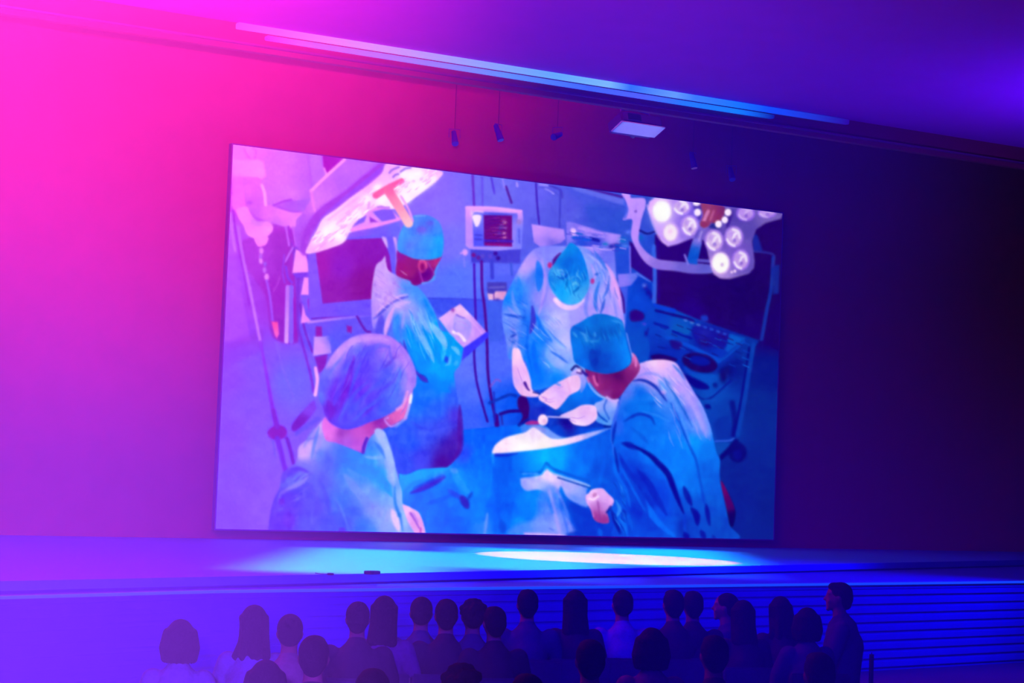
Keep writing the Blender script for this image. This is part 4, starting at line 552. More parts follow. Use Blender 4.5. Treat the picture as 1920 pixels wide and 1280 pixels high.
    # cap
    fill([(603, 700), (611, 684), (622, 667), (636, 650), (656, 634), (676, 627), (697, 625), (718, 627), (734, 632), (757, 651), (772, 675), (780, 698), (780, 720), (772, 733), (762, 748), (754, 761), (741, 770), (719, 782), (691, 792), (673, 800), (650, 805), (631, 800), (614, 787), (605, 765), (599, 750), (597, 725)],
         [(660, 642, (205, 142, 252)), (690, 633, (205, 135, 250)), (640, 660, (215, 150, 252)), (625, 680, (190, 135, 250)), (720, 635, (190, 125, 248)), (740, 655, (165, 115, 250)), (670, 655, (98, 100, 252)), (690, 660, (98, 75, 250)), (680, 690, (100, 62, 255)), (650, 690, (95, 85, 255)), (605, 720, (95, 90, 250)), (612, 700, (120, 115, 252)), (600, 745, (98, 120, 255)), (640, 730, (118, 28, 218)), (620, 765, (115, 28, 205)),
          (625, 740, (112, 40, 230)), (650, 715, (110, 40, 235)), (680, 730, (112, 50, 255)), (700, 750, (92, 55, 255)), (730, 700, (85, 85, 252)), (720, 720, (88, 82, 255)), (750, 700, (110, 120, 252)), (745, 730, (88, 125, 252)), (765, 690, (172, 125, 248)), (755, 670, (180, 125, 248)), (772, 710, (165, 125, 250)), (768, 725, (190, 135, 250)), (735, 750, (82, 110, 252)), (690, 780, (80, 65, 252)), (650, 790, (88, 70, 255)),
          (660, 765, (88, 85, 255)), (720, 770, (75, 95, 252)), (740, 640, (190, 125, 250))], 1.8)
    for (p_, w_, c_, a_) in [([(612, 690), (630, 664), (655, 643), (685, 634), (715, 634), (728, 638)], 8, (208, 145, 252), .7), ([(618, 700), (628, 685), (648, 660)], 5, (95, 110, 255), .6), ([(625, 680), (632, 672), (645, 662)], 5, (205, 145, 250), .7), ([(660, 650), (650, 690), (636, 730), (625, 760)], 12, (95, 75, 252), .5), ([(664, 668), (656, 700), (648, 730), (638, 765)], 9, (120, 30, 215), .7),
                             ([(614, 750), (622, 770), (618, 785)], 9, (118, 28, 200), .55), ([(655, 740), (665, 710), (676, 680)], 3.5, (85, 95, 255), .8), ([(636, 790), (650, 760), (668, 735), (690, 715)], 5, (85, 90, 255), .7), ([(655, 775), (680, 745), (710, 718), (735, 700)], 5, (80, 85, 255), .6), ([(660, 790), (690, 765), (725, 735)], 6, (82, 100, 255), .6), ([(680, 780), (688, 772), (700, 762)], 6, (100, 30, 215), .6),
                             ([(720, 690), (730, 680), (742, 668)], 4, (90, 40, 215), .6), ([(675, 670), (690, 655), (712, 648), (730, 650)], 9, (98, 82, 252), .6), ([(730, 648), (732, 665), (738, 680)], 4, (95, 80, 245), .6), ([(745, 655), (760, 680), (768, 705), (764, 722)], 8, (190, 130, 250), .6), ([(748, 690), (750, 705), (742, 725)], 6, (85, 125, 250), .6), ([(756, 700), (760, 715), (750, 740)], 5, (150, 135, 252), .5), ([(735, 700), (748, 680)], 4, (165, 120, 248), .6),
                             ([(640, 800), (660, 798), (690, 788), (722, 776)], 6, (80, 75, 255), .6), ([(640, 715), (630, 735)], 4, (130, 90, 252), .5), ([(700, 740), (720, 728), (740, 712)], 4, (92, 50, 245), .5)]:
        line(p_, w_*1.25, c_, 3, a_, taper=.8)
    line([(764, 735), (756, 758), (744, 768)], 6, (250, 160, 230), 2, a=.75)
    # hand on the table edge
    fill([(755, 946), (764, 948), (774, 953), (785, 960), (791, 972), (795, 984), (797, 1000), (782, 1004), (772, 990), (765, 978), (759, 962)], [(765, 958, (255, 200, 242)), (780, 965, (235, 165, 235)), (770, 972, (235, 155, 235)), (788, 980, (245, 165, 235)), (782, 992, (235, 160, 235))], 1.8)
    line([(770, 962), (778, 975), (786, 990)], 4, (150, 75, 215), 2, w2=2); line([(775, 962), (784, 978)], 3, (175, 110, 235), 2, a=.7); line([(789, 990), (788, 1003)], 2, (170, 40, 180), 1.6)

    # ---- second pass: soften the strokes like out-of-focus footage, then finer marks
    def blur(A, sg):
        r = int(3*sg+1); k = np.exp(-0.5*(np.arange(-r, r+1)/sg)**2); k /= k.sum()
        for ax in (0, 1):
            pad = [(0, 0)]*3; pad[ax] = (r, r); B = np.pad(A, pad, mode='edge'); A = sum(k[i]*(B[i:i+PH] if ax == 0 else B[:, i:i+PW]) for i in range(2*r+1))
        return A
    CAN[:] = blur(CAN, 1.25)
    # lamp face sparkle, upper left
    rg = np.random.default_rng(11)
    for k in range(70):
        t = rg.random(); s_ = rg.uniform(-1, 1)
        if t < .62: x, y = 585+t/.62*120+s_*7, 462-t/.62*92+s_*12
        else: x, y = 740+(t-.62)/.38*75+s_*12, 362-(t-.62)/.38*40+s_*10
        c = (255, 250, 255) if k % 2 else (238, 150, 240)
        line([(x-4, y+3), (x, y+rg.uniform(-1, 2)), (x+5, y-4)], rg.uniform(1.6, 3.4), c, 1.6, .55, taper=.7)
    # crumples on caps and gowns
    for (x0, y0, x1, y1, n, dx, dy, dk, lt) in [(1036, 500, 1098, 560, 26, 3, 8, (0, 85, 190), (95, 185, 240)), (1080, 605, 1165, 650, 22, 3, 9, (0, 72, 180), (60, 145, 225)), (950, 560, 985, 650, 22, 8, 5, (20, 90, 225), (150, 165, 250)), (1110, 470, 1160, 600, 26, 4, 12, (60, 95, 225), (195, 170, 252)),
                                               (760, 590, 835, 680, 30, 5, 13, (10, 125, 240), (135, 195, 252)), (705, 510, 760, 580, 22, 7, 5, (175, 115, 235), (235, 185, 252)), (1215, 685, 1300, 760, 26, 8, 9, (120, 130, 245), (250, 205, 250)), (1150, 905, 1172, 1000, 18, 4, 7, (0, 30, 160), (60, 150, 250)),
                                               (1255, 690, 1330, 830, 22, 5, 14, (60, 120, 240), (170, 160, 255)), (620, 650, 760, 770, 26, -8, 16, (80, 40, 230), (110, 110, 255)), (530, 880, 580, 940, 16, 9, -5, (85, 55, 225), (130, 125, 252)), (1000, 600, 1060, 690, 16, 9, 9, (90, 140, 248), (205, 200, 255))]:
        for k in range(n):
            x, y = rg.uniform(x0, x1), rg.uniform(y0, y1); f = rg.uniform(.6, 1.4); b = rg.uniform(-3, 3)
            own = {IDS[int(yy_-PY0), int(xx_-PX0)] for xx_, yy_ in ((x, y), (x-dx*f, y-dy*f), (x+dx*f, y+dy*f))}
            if len(own) != 1 or not own <= {1, 2, 3, 4, 7}: continue
            line([(x-dx*f, y-dy*f), (x+b, y), (x+dx*f, y+dy*f)], rg.uniform(1.6, 3.6), dk if k % 2 else lt, 2.0, .34, taper=.9)
    # gear on the trolley and behind the surgeon
    for k in range(46):
        x = rg.uniform(1232, 1400); y = 598+(x-1232)*.24+rg.uniform(0, 60)
        line([(x-5, y-2), (x+5, y+2)], rg.uniform(1.4, 3), [(20, 10, 120), (18, 95, 200), (40, 5, 100), (10, 70, 190)][k % 4], 1.6, .5)
    for k in range(26):
        x = rg.uniform(1066, 1175); y = 424+(x-1066)*.2+rg.uniform(0, 34)
        line([(x-5, y-1), (x+5, y+1)], rg.uniform(1.4, 3), [(60, 60, 200), (185, 150, 248), (25, 90, 205), (120, 110, 240)][k % 4], 1.6, .55)
    for k in range(16): line([(rg.uniform(912, 955), 408+k*3.1), (rg.uniform(912, 955), 408.5+k*3.1)], 1.3, [(150, 60, 150), (70, 10, 120)][k % 2], 1.2, .55)
    # finger lines on the gloves
    for p_ in ([(1014, 742), (1024, 748), (1034, 748)], [(1022, 750), (1030, 754), (1040, 752)], [(1046, 728), (1056, 724)], [(970, 690), (978, 712), (985, 728)], [(1070, 782), (1085, 784), (1096, 780)], [(1066, 786), (1080, 791)], [(857, 602), (868, 604), (878, 612)], [(862, 612), (872, 616)]):
        line(p_, 1.8, (190, 140, 228), 1.4, .7, taper=.6)
    # ---- weave, creases and sensor grain of the projected footage
    rng = np.random.default_rng(7)
    def nz(sx, sy):
        g = rng.standard_normal((int(PH/sy)+3, int(PW/sx)+3)).astype(np.float32)
        y = np.arange(PH)/sy; x = np.arange(PW)/sx
        yi = y.astype(int); xi = x.astype(int); fy = (y-yi)[:, None]; fx = (x-xi)[None]
        fy = fy*fy*(3-2*fy); fx = fx*fx*(3-2*fx)
        a = g[yi][:, xi]; b = g[yi][:, xi+1]; c = g[yi+1][:, xi]; d = g[yi+1][:, xi+1]
        return (a*(1-fx)+b*fx)*(1-fy)+(c*(1-fx)+d*fx)*fy
    cloth = ((IDS >= 1) & (IDS <= 4)) | (IDS == 7)
    n = nz(3.2, 3.2)*2.6+np.where(cloth, nz(7, 14)*4.0+nz(18, 9)*3.5, nz(14, 10)*2.6)
    lum = CAN.max(2)/255.0
    CAN[:] = np.clip(CAN+(n*(0.3+0.7*lum))[..., None]*np.array([0.75, 1.0, 0.55], np.float32), 0, 255)

# ---------------------------------------------------------------------------
# helpers
# ---------------------------------------------------------------------------
def mat(name, base, rough=0.6, spec=0.3, bump=0.0, scale=20.0, var=0.0, metal=0.0):
    m = bpy.data.materials.new(name); m.use_nodes = True; nt = m.node_tree; b = nt.nodes['Principled BSDF']
    b.inputs['Roughness'].default_value = rough; b.inputs['Specular IOR Level'].default_value = spec; b.inputs['Metallic'].default_value = metal
    tc = nt.nodes.new('ShaderNodeTexCoord'); nz_ = nt.nodes.new('ShaderNodeTexNoise'); nz_.inputs['Scale'].default_value = scale
    nz_.inputs['Detail'].default_value = 4; nt.links.new(tc.outputs['Object'], nz_.inputs['Vector'])
    rp = nt.nodes.new('ShaderNodeValToRGB')
    rp.color_ramp.elements[0].color = tuple(c*(1-var) for c in base)+(1,); rp.color_ramp.elements[1].color = tuple(min(1, c*(1+var)) for c in base)+(1,)
    rp.color_ramp.elements[0].position = 0.3; rp.color_ramp.elements[1].position = 0.7
    nt.links.new(nz_.outputs['Fac'], rp.inputs['Fac']); nt.links.new(rp.outputs['Color'], b.inputs['Base Color'])
    if bump:
        bp = nt.nodes.new('ShaderNodeBump'); bp.inputs['Strength'].default_value = bump; bp.inputs['Distance'].default_value = 0.01
        nt.links.new(nz_.outputs['Fac'], bp.inputs['Height']); nt.links.new(bp.outputs['Normal'], b.inputs['Normal'])
    return m
def emat(name, colour, strength, base=(0.02, 0.02, 0.02)):
    m = mat(name, base); b = m.node_tree.nodes['Principled BSDF']
    b.inputs['Emission Color'].default_value = (*colour, 1); b.inputs['Emission Strength'].default_value = strength
    return m

def tag(o, label=None, cat=None, group=None, kind=None):
    if label: o['label'] = label
    if cat: o['category'] = cat
    if group: o['group'] = group
    if kind: o['kind'] = kind
    return o
def link(name, me, m=None, parent=None, loc=None):
    o = bpy.data.objects.new(name, me); COL.objects.link(o)
    if m is not None: me.materials.append(m)
    if parent is not None: o.parent = parent
    if loc is not None: o.location = loc
    return o
def empty(name, loc, rz=0.0):
    o = bpy.data.objects.new(name, None); COL.objects.link(o); o.location = loc; o.rotation_euler = (0, 0, rz); o.empty_display_size = 0.2
    return o
def box(bm, x0, x1, y0, y1, z0, z1, bev=0.0):
    r = bmesh.ops.create_cube(bm, size=1)
    for v in r['verts']: v.co = Vector(((x0+x1)/2+v.co.x*(x1-x0), (y0+y1)/2+v.co.y*(y1-y0), (z0+z1)/2+v.co.z*(z1-z0)))
    if bev:
        es = list({e for v in r['verts'] for e in v.link_edges})
        bmesh.ops.bevel(bm, geom=es, offset=bev, segments=2, affect='EDGES')
def prism(bm, poly, z0, z1):
    lo = [bm.verts.new((x, y, z0)) for x, y in poly]; hi = [bm.verts.new((x, y, z1)) for x, y in poly]; n = len(poly)
    bm.faces.new(hi); bm.faces.new(lo[::-1])
    for i in range(n): bm.faces.new((lo[i], lo[(i+1) % n], hi[(i+1) % n], hi[i]))
def tube(bm, pts, r, n=12):
    pts = [Vector(p) for p in pts]; rs = r if isinstance(r, (list, tuple)) else [r]*len(pts); rings = []
    for i, p in enumerate(pts):
        d = (pts[min(i+1, len(pts)-1)]-pts[max(i-1, 0)]).normalized()
        u = d.orthogonal().normalized() if abs(d.z) > 0.9 else d.cross(Vector((0, 0, 1))).normalized(); v = d.cross(u)
        rings.append([bm.verts.new(p+(u*math.cos(2*math.pi*k/n)+v*math.sin(2*math.pi*k/n))*rs[i]) for k in range(n)])
    for a, b in zip(rings, rings[1:]):
        for k in range(n): bm.faces.new((a[k], a[(k+1) % n], b[(k+1) % n], b[k]))
    bm.faces.new(rings[0][::-1]); bm.faces.new(rings[-1])
def ball(bm, c, r, seg=20):
    r = r if isinstance(r, (list, tuple)) else (r, r, r)
    res = bmesh.ops.create_uvsphere(bm, u_segments=seg, v_segments=seg//2+2, radius=1)
    for v in res['verts']: v.co = Vector((c[0]+v.co.x*r[0], c[1]+v.co.y*r[1], c[2]+v.co.z*r[2]))
def limb(bm, pts, rs):
    tube(bm, pts, rs, 14)
    for p, r in zip(pts, rs): ball(bm, p, r*0.995, 16)
def done(bm, name, smooth=False):
    bmesh.ops.recalc_face_normals(bm, faces=bm.faces); me = bpy.data.meshes.new(name); bm.to_mesh(me); bm.free()
    if smooth:
        for p in me.polygons: p.use_smooth = True
    return me
def obj(name, bm, m, parent=None, smooth=False, loc=None): return link(name, done(bm, name, smooth), m, parent, loc)
def fuse(bm, name, voxel=0.009, its=5):
    """the overlapping lumps in BM grown into one closed smooth skin"""
    me = done(bm, name); o = bpy.data.objects.new(name, me); COL.objects.link(o)
    r = o.modifiers.new('r', 'REMESH'); r.mode = 'VOXEL'; r.voxel_size = voxel; r.use_smooth_shade = True
    s = o.modifiers.new('s', 'SMOOTH'); s.factor = 0.6; s.iterations = its
    dg = bpy.context.evaluated_depsgraph_get(); out = bpy.data.meshes.new_from_object(o.evaluated_get(dg), depsgraph=dg)
    bpy.data.objects.remove(o); bpy.data.meshes.remove(me); out.name = name; out.materials.clear()
    return out

# ---------------------------------------------------------------------------
# the hall
# ---------------------------------------------------------------------------
M_wall = mat('painted_wall', (0.26, 0.045, 0.055), 0.8, 0.15, 0.15, 3.0, 0.05)
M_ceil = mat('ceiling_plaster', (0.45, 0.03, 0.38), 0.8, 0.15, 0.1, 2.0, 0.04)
M_floor = mat('dark_carpet', (0.05, 0.05, 0.07), 0.95, 0.1, 0.3, 60.0, 0.3)
M_deck = mat('stage_deck', (0.05, 0.36, 0.6), 0.45, 0.35, 0.05, 6.0, 0.05)
M_fascia = mat('stage_front', (0.022, 0.015, 0.36), 0.6, 0.3, 0.1, 5.0, 0.05)
M_black = mat('black_metal', (0.02, 0.02, 0.025), 0.5, 0.4)

def structure(name, bm, m): return tag(obj(name, bm, m), kind='structure')
bm = bmesh.new(); box(bm, -14, 40, -6, 30, -0.2, 0.0); structure('floor', bm, M_floor)
bm = bmesh.new(); box(bm, -14, 40, -6, 24, 7.78, 7.98); structure('ceiling', bm, M_ceil)
bm = bmesh.new(); box(bm, -14, 40, 26.1, 26.4, 0, 10.4); structure('wall_back', bm, M_wall)
bm = bmesh.new(); box(bm, -14.3, -14, -6, 26.4, 0, 10.4); structure('wall_left', bm, M_wall)
bm = bmesh.new(); box(bm, 40, 40.3, -6, 26.4, 0, 10.4); structure('wall_right', bm, M_wall)
bm = bmesh.new(); box(bm, -14, 40, 24.0, 26.4, 10.4, 10.6); structure('trim_3', bm, M_wall)          # slab over the stage house
bm = bmesh.new(); box(bm, -14, 40, 24.0, 24.12, 7.44, 10.4); structure('trim_1', bm, M_wall)
bm = bmesh.new(); box(bm, -14, 40, 23.93, 24.0, 7.505, 7.53); structure('trim_2', bm, mat('fascia_bead', (0.2, 0.045, 0.12), 0.5, 0.3))

# light strips along the ceiling edge
def strip(name, x0, x1, z0, z1, stops, gain, label):
    m = emat(name+'_glow', (1, 1, 1), gain); nt = m.node_tree; b = nt.nodes['Principled BSDF']
    tc = nt.nodes['Texture Coordinate']; sp = nt.nodes.new('ShaderNodeSeparateXYZ'); nt.links.new(tc.outputs['Object'], sp.inputs[0])
    mr = nt.nodes.new('ShaderNodeMapRange'); mr.inputs['From Min'].default_value = x0; mr.inputs['From Max'].default_value = x1; nt.links.new(sp.outputs[0], mr.inputs['Value'])
    rp = nt.nodes.new('ShaderNodeValToRGB'); cr = rp.color_ramp
    while len(cr.elements) < len(stops): cr.elements.new(0.5)
    for e, (px, c) in zip(cr.elements, stops):
        e.position = min(1, max(0, (onY(px, 100+(px-440)*0.157-50, 23.94)[0]-x0)/(x1-x0))); e.color = tuple((v/255)**2.2 for v in c)+(1,)  # pinkish left stops put the haze tint into the strip colour
    nt.links.new(mr.outputs[0], rp.inputs['Fac']); nt.links.new(rp.outputs['Color'], b.inputs['Emission Color'])
    bm = bmesh.new(); box(bm, x0, x1, 23.9, 24.0, z0, z1, 0.008)
    return tag(obj('led_strip', bm, m), label, 'light strip', 'light strips along the ceiling edge')
def xat(px): return float(onY(px, 50+(px-440)*0.157, 23.94)[0])
strip('upper', xat(445), xat(1590), 7.695, 7.77, [(445, (215, 60, 215)), (520, (190, 80, 235)), (700, (170, 125, 250)), (860, (130, 140, 255)), (1040, (88, 150, 245)), (1140, (110, 165, 255)), (1180, (45, 100, 255)), (1262, (90, 140, 255)), (1300, (55, 110, 245)), (1380, (20, 105, 250)), (1440, (15, 70, 220)), (1590, (40, 5, 120))], 1.6, 'upper light strip, pale blue, running right under the ceiling edge')
strip('lower', xat(500), xat(1450), 7.605, 7.66, [(500, (160, 40, 210)), (560, (170, 80, 235)), (760, (130, 110, 255)), (950, (85, 130, 255)), (1100, (60, 95, 255)), (1200, (75, 90, 255)), (1280, (35, 110, 250)), (1380, (15, 115, 240)), (1450, (10, 20, 120))], 1.5, 'lower and shorter light strip, blue, just beneath the first')

# ---------------------------------------------------------------------------
# stage: deck, recessed front panel and the lower apron with ribbed front
# ---------------------------------------------------------------------------
a0, a1 = onZ(470, 1079.5, 1.1), onZ(1600, 1056, 1.1); dv = (a1-a0)/np.linalg.norm(a1-a0)
b0, b1 = onZ(400, 1106, 1.02), onZ(1600, 1092.5, 1.02); de = (b1-b0)/np.linalg.norm(b1-b0)
A_, B_ = a0-dv*13, a0+dv*21; C_, D_ = b0-de*13, b0+de*21
stage = tag(empty('stage', (a0[0], a0[1], 0)), 'wide low stage with bright blue lit deck below the screen', 'stage')
def st(name, bm, m):
    o = obj(name, bm, m, stage); o.location = (-a0[0], -a0[1], 0); return o
bm = bmesh.new(); prism(bm, [(A_[0], A_[1]), (B_[0], B_[1]), (B_[0], 26.09), (A_[0], 26.09)], 1.02, 1.1); st('deck', bm, M_deck)
bm = bmesh.new()
n_ = np.array([dv[1], -dv[0], 0])
p1, p2 = A_-n_*0.06, B_-n_*0.06
prism(bm, [(p1[0], p1[1]), (p2[0], p2[1]), (p2[0]-n_[0]*.05, p2[1]-n_[1]*.05), (p1[0]-n_[0]*.05, p1[1]-n_[1]*.05)], 0, 1.02); st('front_panel', bm, M_fascia)
# the apron's front edge: parallel to the deck as far as b0, then along the measured line
m_ = np.array([de[1], -de[0], 0]); off = float((b0-a0)@n_); E_ = A_+n_*off
mb = (m_+n_)/2
def ribbon(bm, k0, k1, z0, z1):
    for (P, mp), (Q, mq) in (((E_, n_), (b0, mb)), ((b0, mb), (D_, m_))):
        prism(bm, [(P[0]-mp[0]*k0, P[1]-mp[1]*k0), (Q[0]-mq[0]*k0, Q[1]-mq[1]*k0), (Q[0]-mq[0]*k1, Q[1]-mq[1]*k1), (P[0]-mp[0]*k1, P[1]-mp[1]*k1)], z0, z1)
bm = bmesh.new()
prism(bm, [(E_[0], E_[1]), (b0[0], b0[1]), (a0[0]+.02, a0[1]+.05), (A_[0], A_[1]+.05)], 0.95, 0.995); prism(bm, [(b0[0], b0[1]), (D_[0], D_[1]), (B_[0], B_[1]+.05), (a0[0]+.02, a0[1]+.05)], 0.95, 0.995)
st('apron_top', bm, M_fascia)
bm = bmesh.new(); ribbon(bm, -.02, .03, .995, 1.02); st('edge_light', bm, emat('apron_edge_light', (0.004, 0.06, 1.0), 1.2))
bm = bmesh.new(); ribbon(bm, .014, .05, 0, .95)
for k in range(9): ribbon(bm, 0, .018, 0.04+k*0.105, 0.04+k*0.105+0.062)
st('ribbed_front', bm, M_fascia)
# small items on the deck edge
def edge_item(px, py, wd, hh, label, name, cat):
    p = onZ(px, py, 1.1); o = tag(empty(name, (p[0], p[1]+.06, 1.1), math.atan2(dv[1], dv[0])), label, cat)
    return o
o = edge_item(703, 1077, 0, 0, 'low dark box on the stage deck edge, the wider of two', 'floor_monitor', 'box')
bm = bmesh.new(); box(bm, -.07, .07, -.05, .05, 0, .035, .006); obj('cabinet', bm, M_black, o); bm = bmesh.new(); box(bm, -.04, .04, -.055, -.05, .008, .027); obj('grille', bm, mat('grille', (0.05, .05, .06)), o)
o = edge_item(625, 1079, 0, 0, 'tiny dark box on the deck edge near its left end', 'cable_box', 'box')
bm = bmesh.new(); box(bm, -.025, .025, -.025, .025, 0, .022, .004); obj('housing', bm, M_black, o); bm = bmesh.new(); tube(bm, [(0, .02, .01), (.03, .15, .004), (.1, .3, .004)], .004, 8); obj('cable', bm, M_black, o)

# ---------------------------------------------------------------------------
# projection screen: frame, backing and the projected picture
# ---------------------------------------------------------------------------
tl, tr, br, bl = [onY(px, py, SCREEN_Y) for px, py in QUAD]
X0, X1, Z0, Z1 = float(tl[0]), float(tr[0]), float(bl[2]), float(tl[2])
scr = tag(empty('projection_screen', (X0, SCREEN_Y, 0)), 'huge lit projection screen showing an operating theatre, on the wall above the stage', 'screen')
bm = bmesh.new(); box(bm, 0, X1-X0, 0.012, 0.07, Z0, Z1); obj('backing', bm, M_black, scr)
bm = bmesh.new()
for (x0, x1, z0, z1) in [(-.02, 0, Z0-.02, Z1+.02), (X1-X0, X1-X0+.02, Z0-.02, Z1+.02), (0, X1-X0, Z0-.02, Z0), (0, X1-X0, Z1, Z1+.02)]: box(bm, x0, x1, -.005, .095, z0, z1)
obj('frame', bm, mat('screen_frame', (0.12, 0.03, 0.2), 0.6, 0.2), scr)

paint_picture()
NX, NZ = 860, 493
gx = np.linspace(X0, X1, NX+1); gz = np.linspace(Z1, Z0, NZ+1)
GX, GZ = np.meshgrid(gx, gz)
P = np.stack([GX.ravel(), np.full(GX.size, SCREEN_Y), GZ.ravel()], 1)
q = ROT.T@(P-np.array([0, 0, EYE])).T
u = np.clip(q[0]/q[2]*FOC+960-PX0, 0, PW-1.001); v = np.clip(q[1]/q[2]*FOC+640-PY0, 0, PH-1.001)
ui, vi = u.astype(int), v.astype(int); fu, fv = (u-ui)[:, None], (v-vi)[:, None]
samp = (CAN[vi, ui]*(1-fu)+CAN[vi, ui+1]*fu)*(1-fv)+(CAN[vi+1, ui]*(1-fu)+CAN[vi+1, ui+1]*fu)*fv
s01 = samp/255.0
lin = np.where(s01 <= 0.04045, s01/12.92, ((s01+0.055)/1.055)**2.4)
_px = np.clip(u[:, None]+PX0, 400, 1470)
lin = np.maximum(lin-np.where(_px < 900, (900-_px)/500, 0)*np.array([[0.07, 0.004, 0.06]])-np.array([[0.004, 0, 0.06]]), 0)  # magenta glow is painted into the left colours; part of the veil subtracted here
lin = np.concatenate([lin, np.ones((len(lin), 1))], 1).astype(np.float32)
m_pic = bpy.data.materials.new('projected_picture'); m_pic.use_nodes = True
nt = m_pic.node_tree; nt.nodes.clear()
at_ = nt.nodes.new('ShaderNodeAttribute'); at_.attribute_name = 'picture'; em = nt.nodes.new('ShaderNodeEmission'); ou = nt.nodes.new('ShaderNodeOutputMaterial')
nt.links.new(at_.outputs['Color'], em.inputs['Color']); nt.links.new(em.outputs[0], ou.inputs['Surface']); em.inputs['Strength'].default_value = 1.3
cu = ((u[:].reshape(NZ+1, NX+1)[:-1, :-1]+u.reshape(NZ+1, NX+1)[1:, 1:])/2).astype(int); cv = ((v.reshape(NZ+1, NX+1)[:-1, :-1]+v.reshape(NZ+1, NX+1)[1:, 1:])/2).astype(int)
fid = IDS[cv, cu].ravel()
jj, ii = np.mgrid[0:NZ, 0:NX]; b0_ = (jj*(NX+1)+ii).ravel()
quads = np.stack([b0_, b0_+NX+1, b0_+NX+2, b0_+1], 1)
local = P-np.array([X0, SCREEN_Y, 0])
def pic_part(name, ids, parent, label):
    sel = quads[np.isin(fid, ids)]; used, inv = np.unique(sel.ravel(), return_inverse=True); nf = len(sel)
    me = bpy.data.meshes.new(name); me.vertices.add(len(used)); me.loops.add(nf*4); me.polygons.add(nf)
    me.vertices.foreach_set('co', local[used].astype(np.float32).ravel())
    me.loops.foreach_set('vertex_index', inv.astype(np.int32).ravel()); me.polygons.foreach_set('loop_start', np.arange(0, nf*4, 4, dtype=np.int32))
    me.update(calc_edges=True)
    a = me.color_attributes.new('picture', 'FLOAT_COLOR', 'POINT'); a.data.foreach_set('color', lin[used].ravel())
    o = link(name, me, m_pic, parent); o['label'] = label; return o
pic = pic_part('picture', [0], scr, 'projected footage of an operating theatre, violet at the left and deep blue at the right')
for nm, ids, lb in [('pictured_person', [1], 'projected person in a blue cap and gown writing on a clipboard'), ('pictured_person', [2], 'projected person in front at the left, large violet cap seen from behind'),
                    ('pictured_person', [3], 'projected surgeon bending over with both gloved hands at work'), ('pictured_person', [7], 'projected surgeon at the right in a teal cap, back to the viewer'),
                    ('pictured_operating_table', [4], 'projected table under blue drapes with a brightly lit fold'), ('pictured_monitor', [5], 'projected old monitor with dark glass behind the clipboard'),
                    ('pictured_monitor', [6], 'projected small patient monitor with traces'), ('pictured_monitor', [8], 'projected large dark flat monitor at the right'), ('pictured_trolley', [9], 'projected instrument trolley'),
                    ('pictured_surgical_lamp', [10], 'projected round surgical lamp with an orange grip, tilted at the upper left'), ('pictured_surgical_lamp', [11], 'projected surgical lamp with a cluster of round bulbs at the upper right')]:
    pic_part(nm, ids, pic, lb)

# ---------------------------------------------------------------------------
# ceiling projector and dim spotlights over the stage
# ---------------------------------------------------------------------------
pj = onY(1197, 243, 24.9)
pr = tag(empty('projector', tuple(pj), 0), 'pale boxy projector with a bright underside hanging from the ceiling', 'projector')
tilt = Matrix.Rotation(math.radians(-22), 3, 'X')@Matrix.Scale(1.277, 3)
def tb(name, bm, m, parent=pr):
    for v in bm.verts: v.co = tilt@v.co
    return obj(name, bm, m, parent)
M_case = mat('pale_plastic', (0.75, 0.72, 0.85), 0.35, 0.5, 0.02, 8, .02)
bm = bmesh.new(); box(bm, -.31, .31, -.12, .12, -.005, .015, .004); tb('underside_cover', bm, M_case)
bm = bmesh.new(); box(bm, -.29, .29, -.11, .2, .015, .16, .02); case = tb('case', bm, mat('projector_case', (0.1, 0.03, 0.16), 0.5, 0.4))
bm = bmesh.new(); tube(bm, [(.1, .19, .09), (.1, .25, .09)], [.06, .055], 24); tb('lens', bm, mat('lens_glass', (0.02, 0.02, 0.05), 0.1, 0.8), case)
bm = bmesh.new(); box(bm, -.2, -.02, -.118, -.108, .05, .13); tb('vent', bm, M_black, case)
bm = bmesh.new()
for sx in (-.22, .22): tube(bm, [(sx, 0, .17), (sx*.9, 0, .24), (0, 0, .27)], .012, 8)
tb('bracket', bm, mat('bracket_metal', (0.25, 0.2, 0.6), 0.4, 0.5))
bm = bmesh.new(); tube(bm, [(0, -.05, .3), (0, -.05, 10.39-pj[2])], .022, 12); obj('ceiling_pole', bm, mat('pole_metal', (0.1, 0.08, 0.2), 0.4, 0.5), pr)
bm = bmesh.new(); tube(bm, [(0, -.05, 10.33-pj[2]), (0, -.05, 10.395-pj[2])], .09, 16); obj('ceiling_plate', bm, M_black, pr)
spot('projector_fill', (float(pj[0])-.6, 19.5, 1.5), tuple(pj+np.array([0, 0, .02])), (0.45, 0.45, 1.0), 1500, 6.0, .3, .05)  # added narrow lamp, only brightens the projector underside

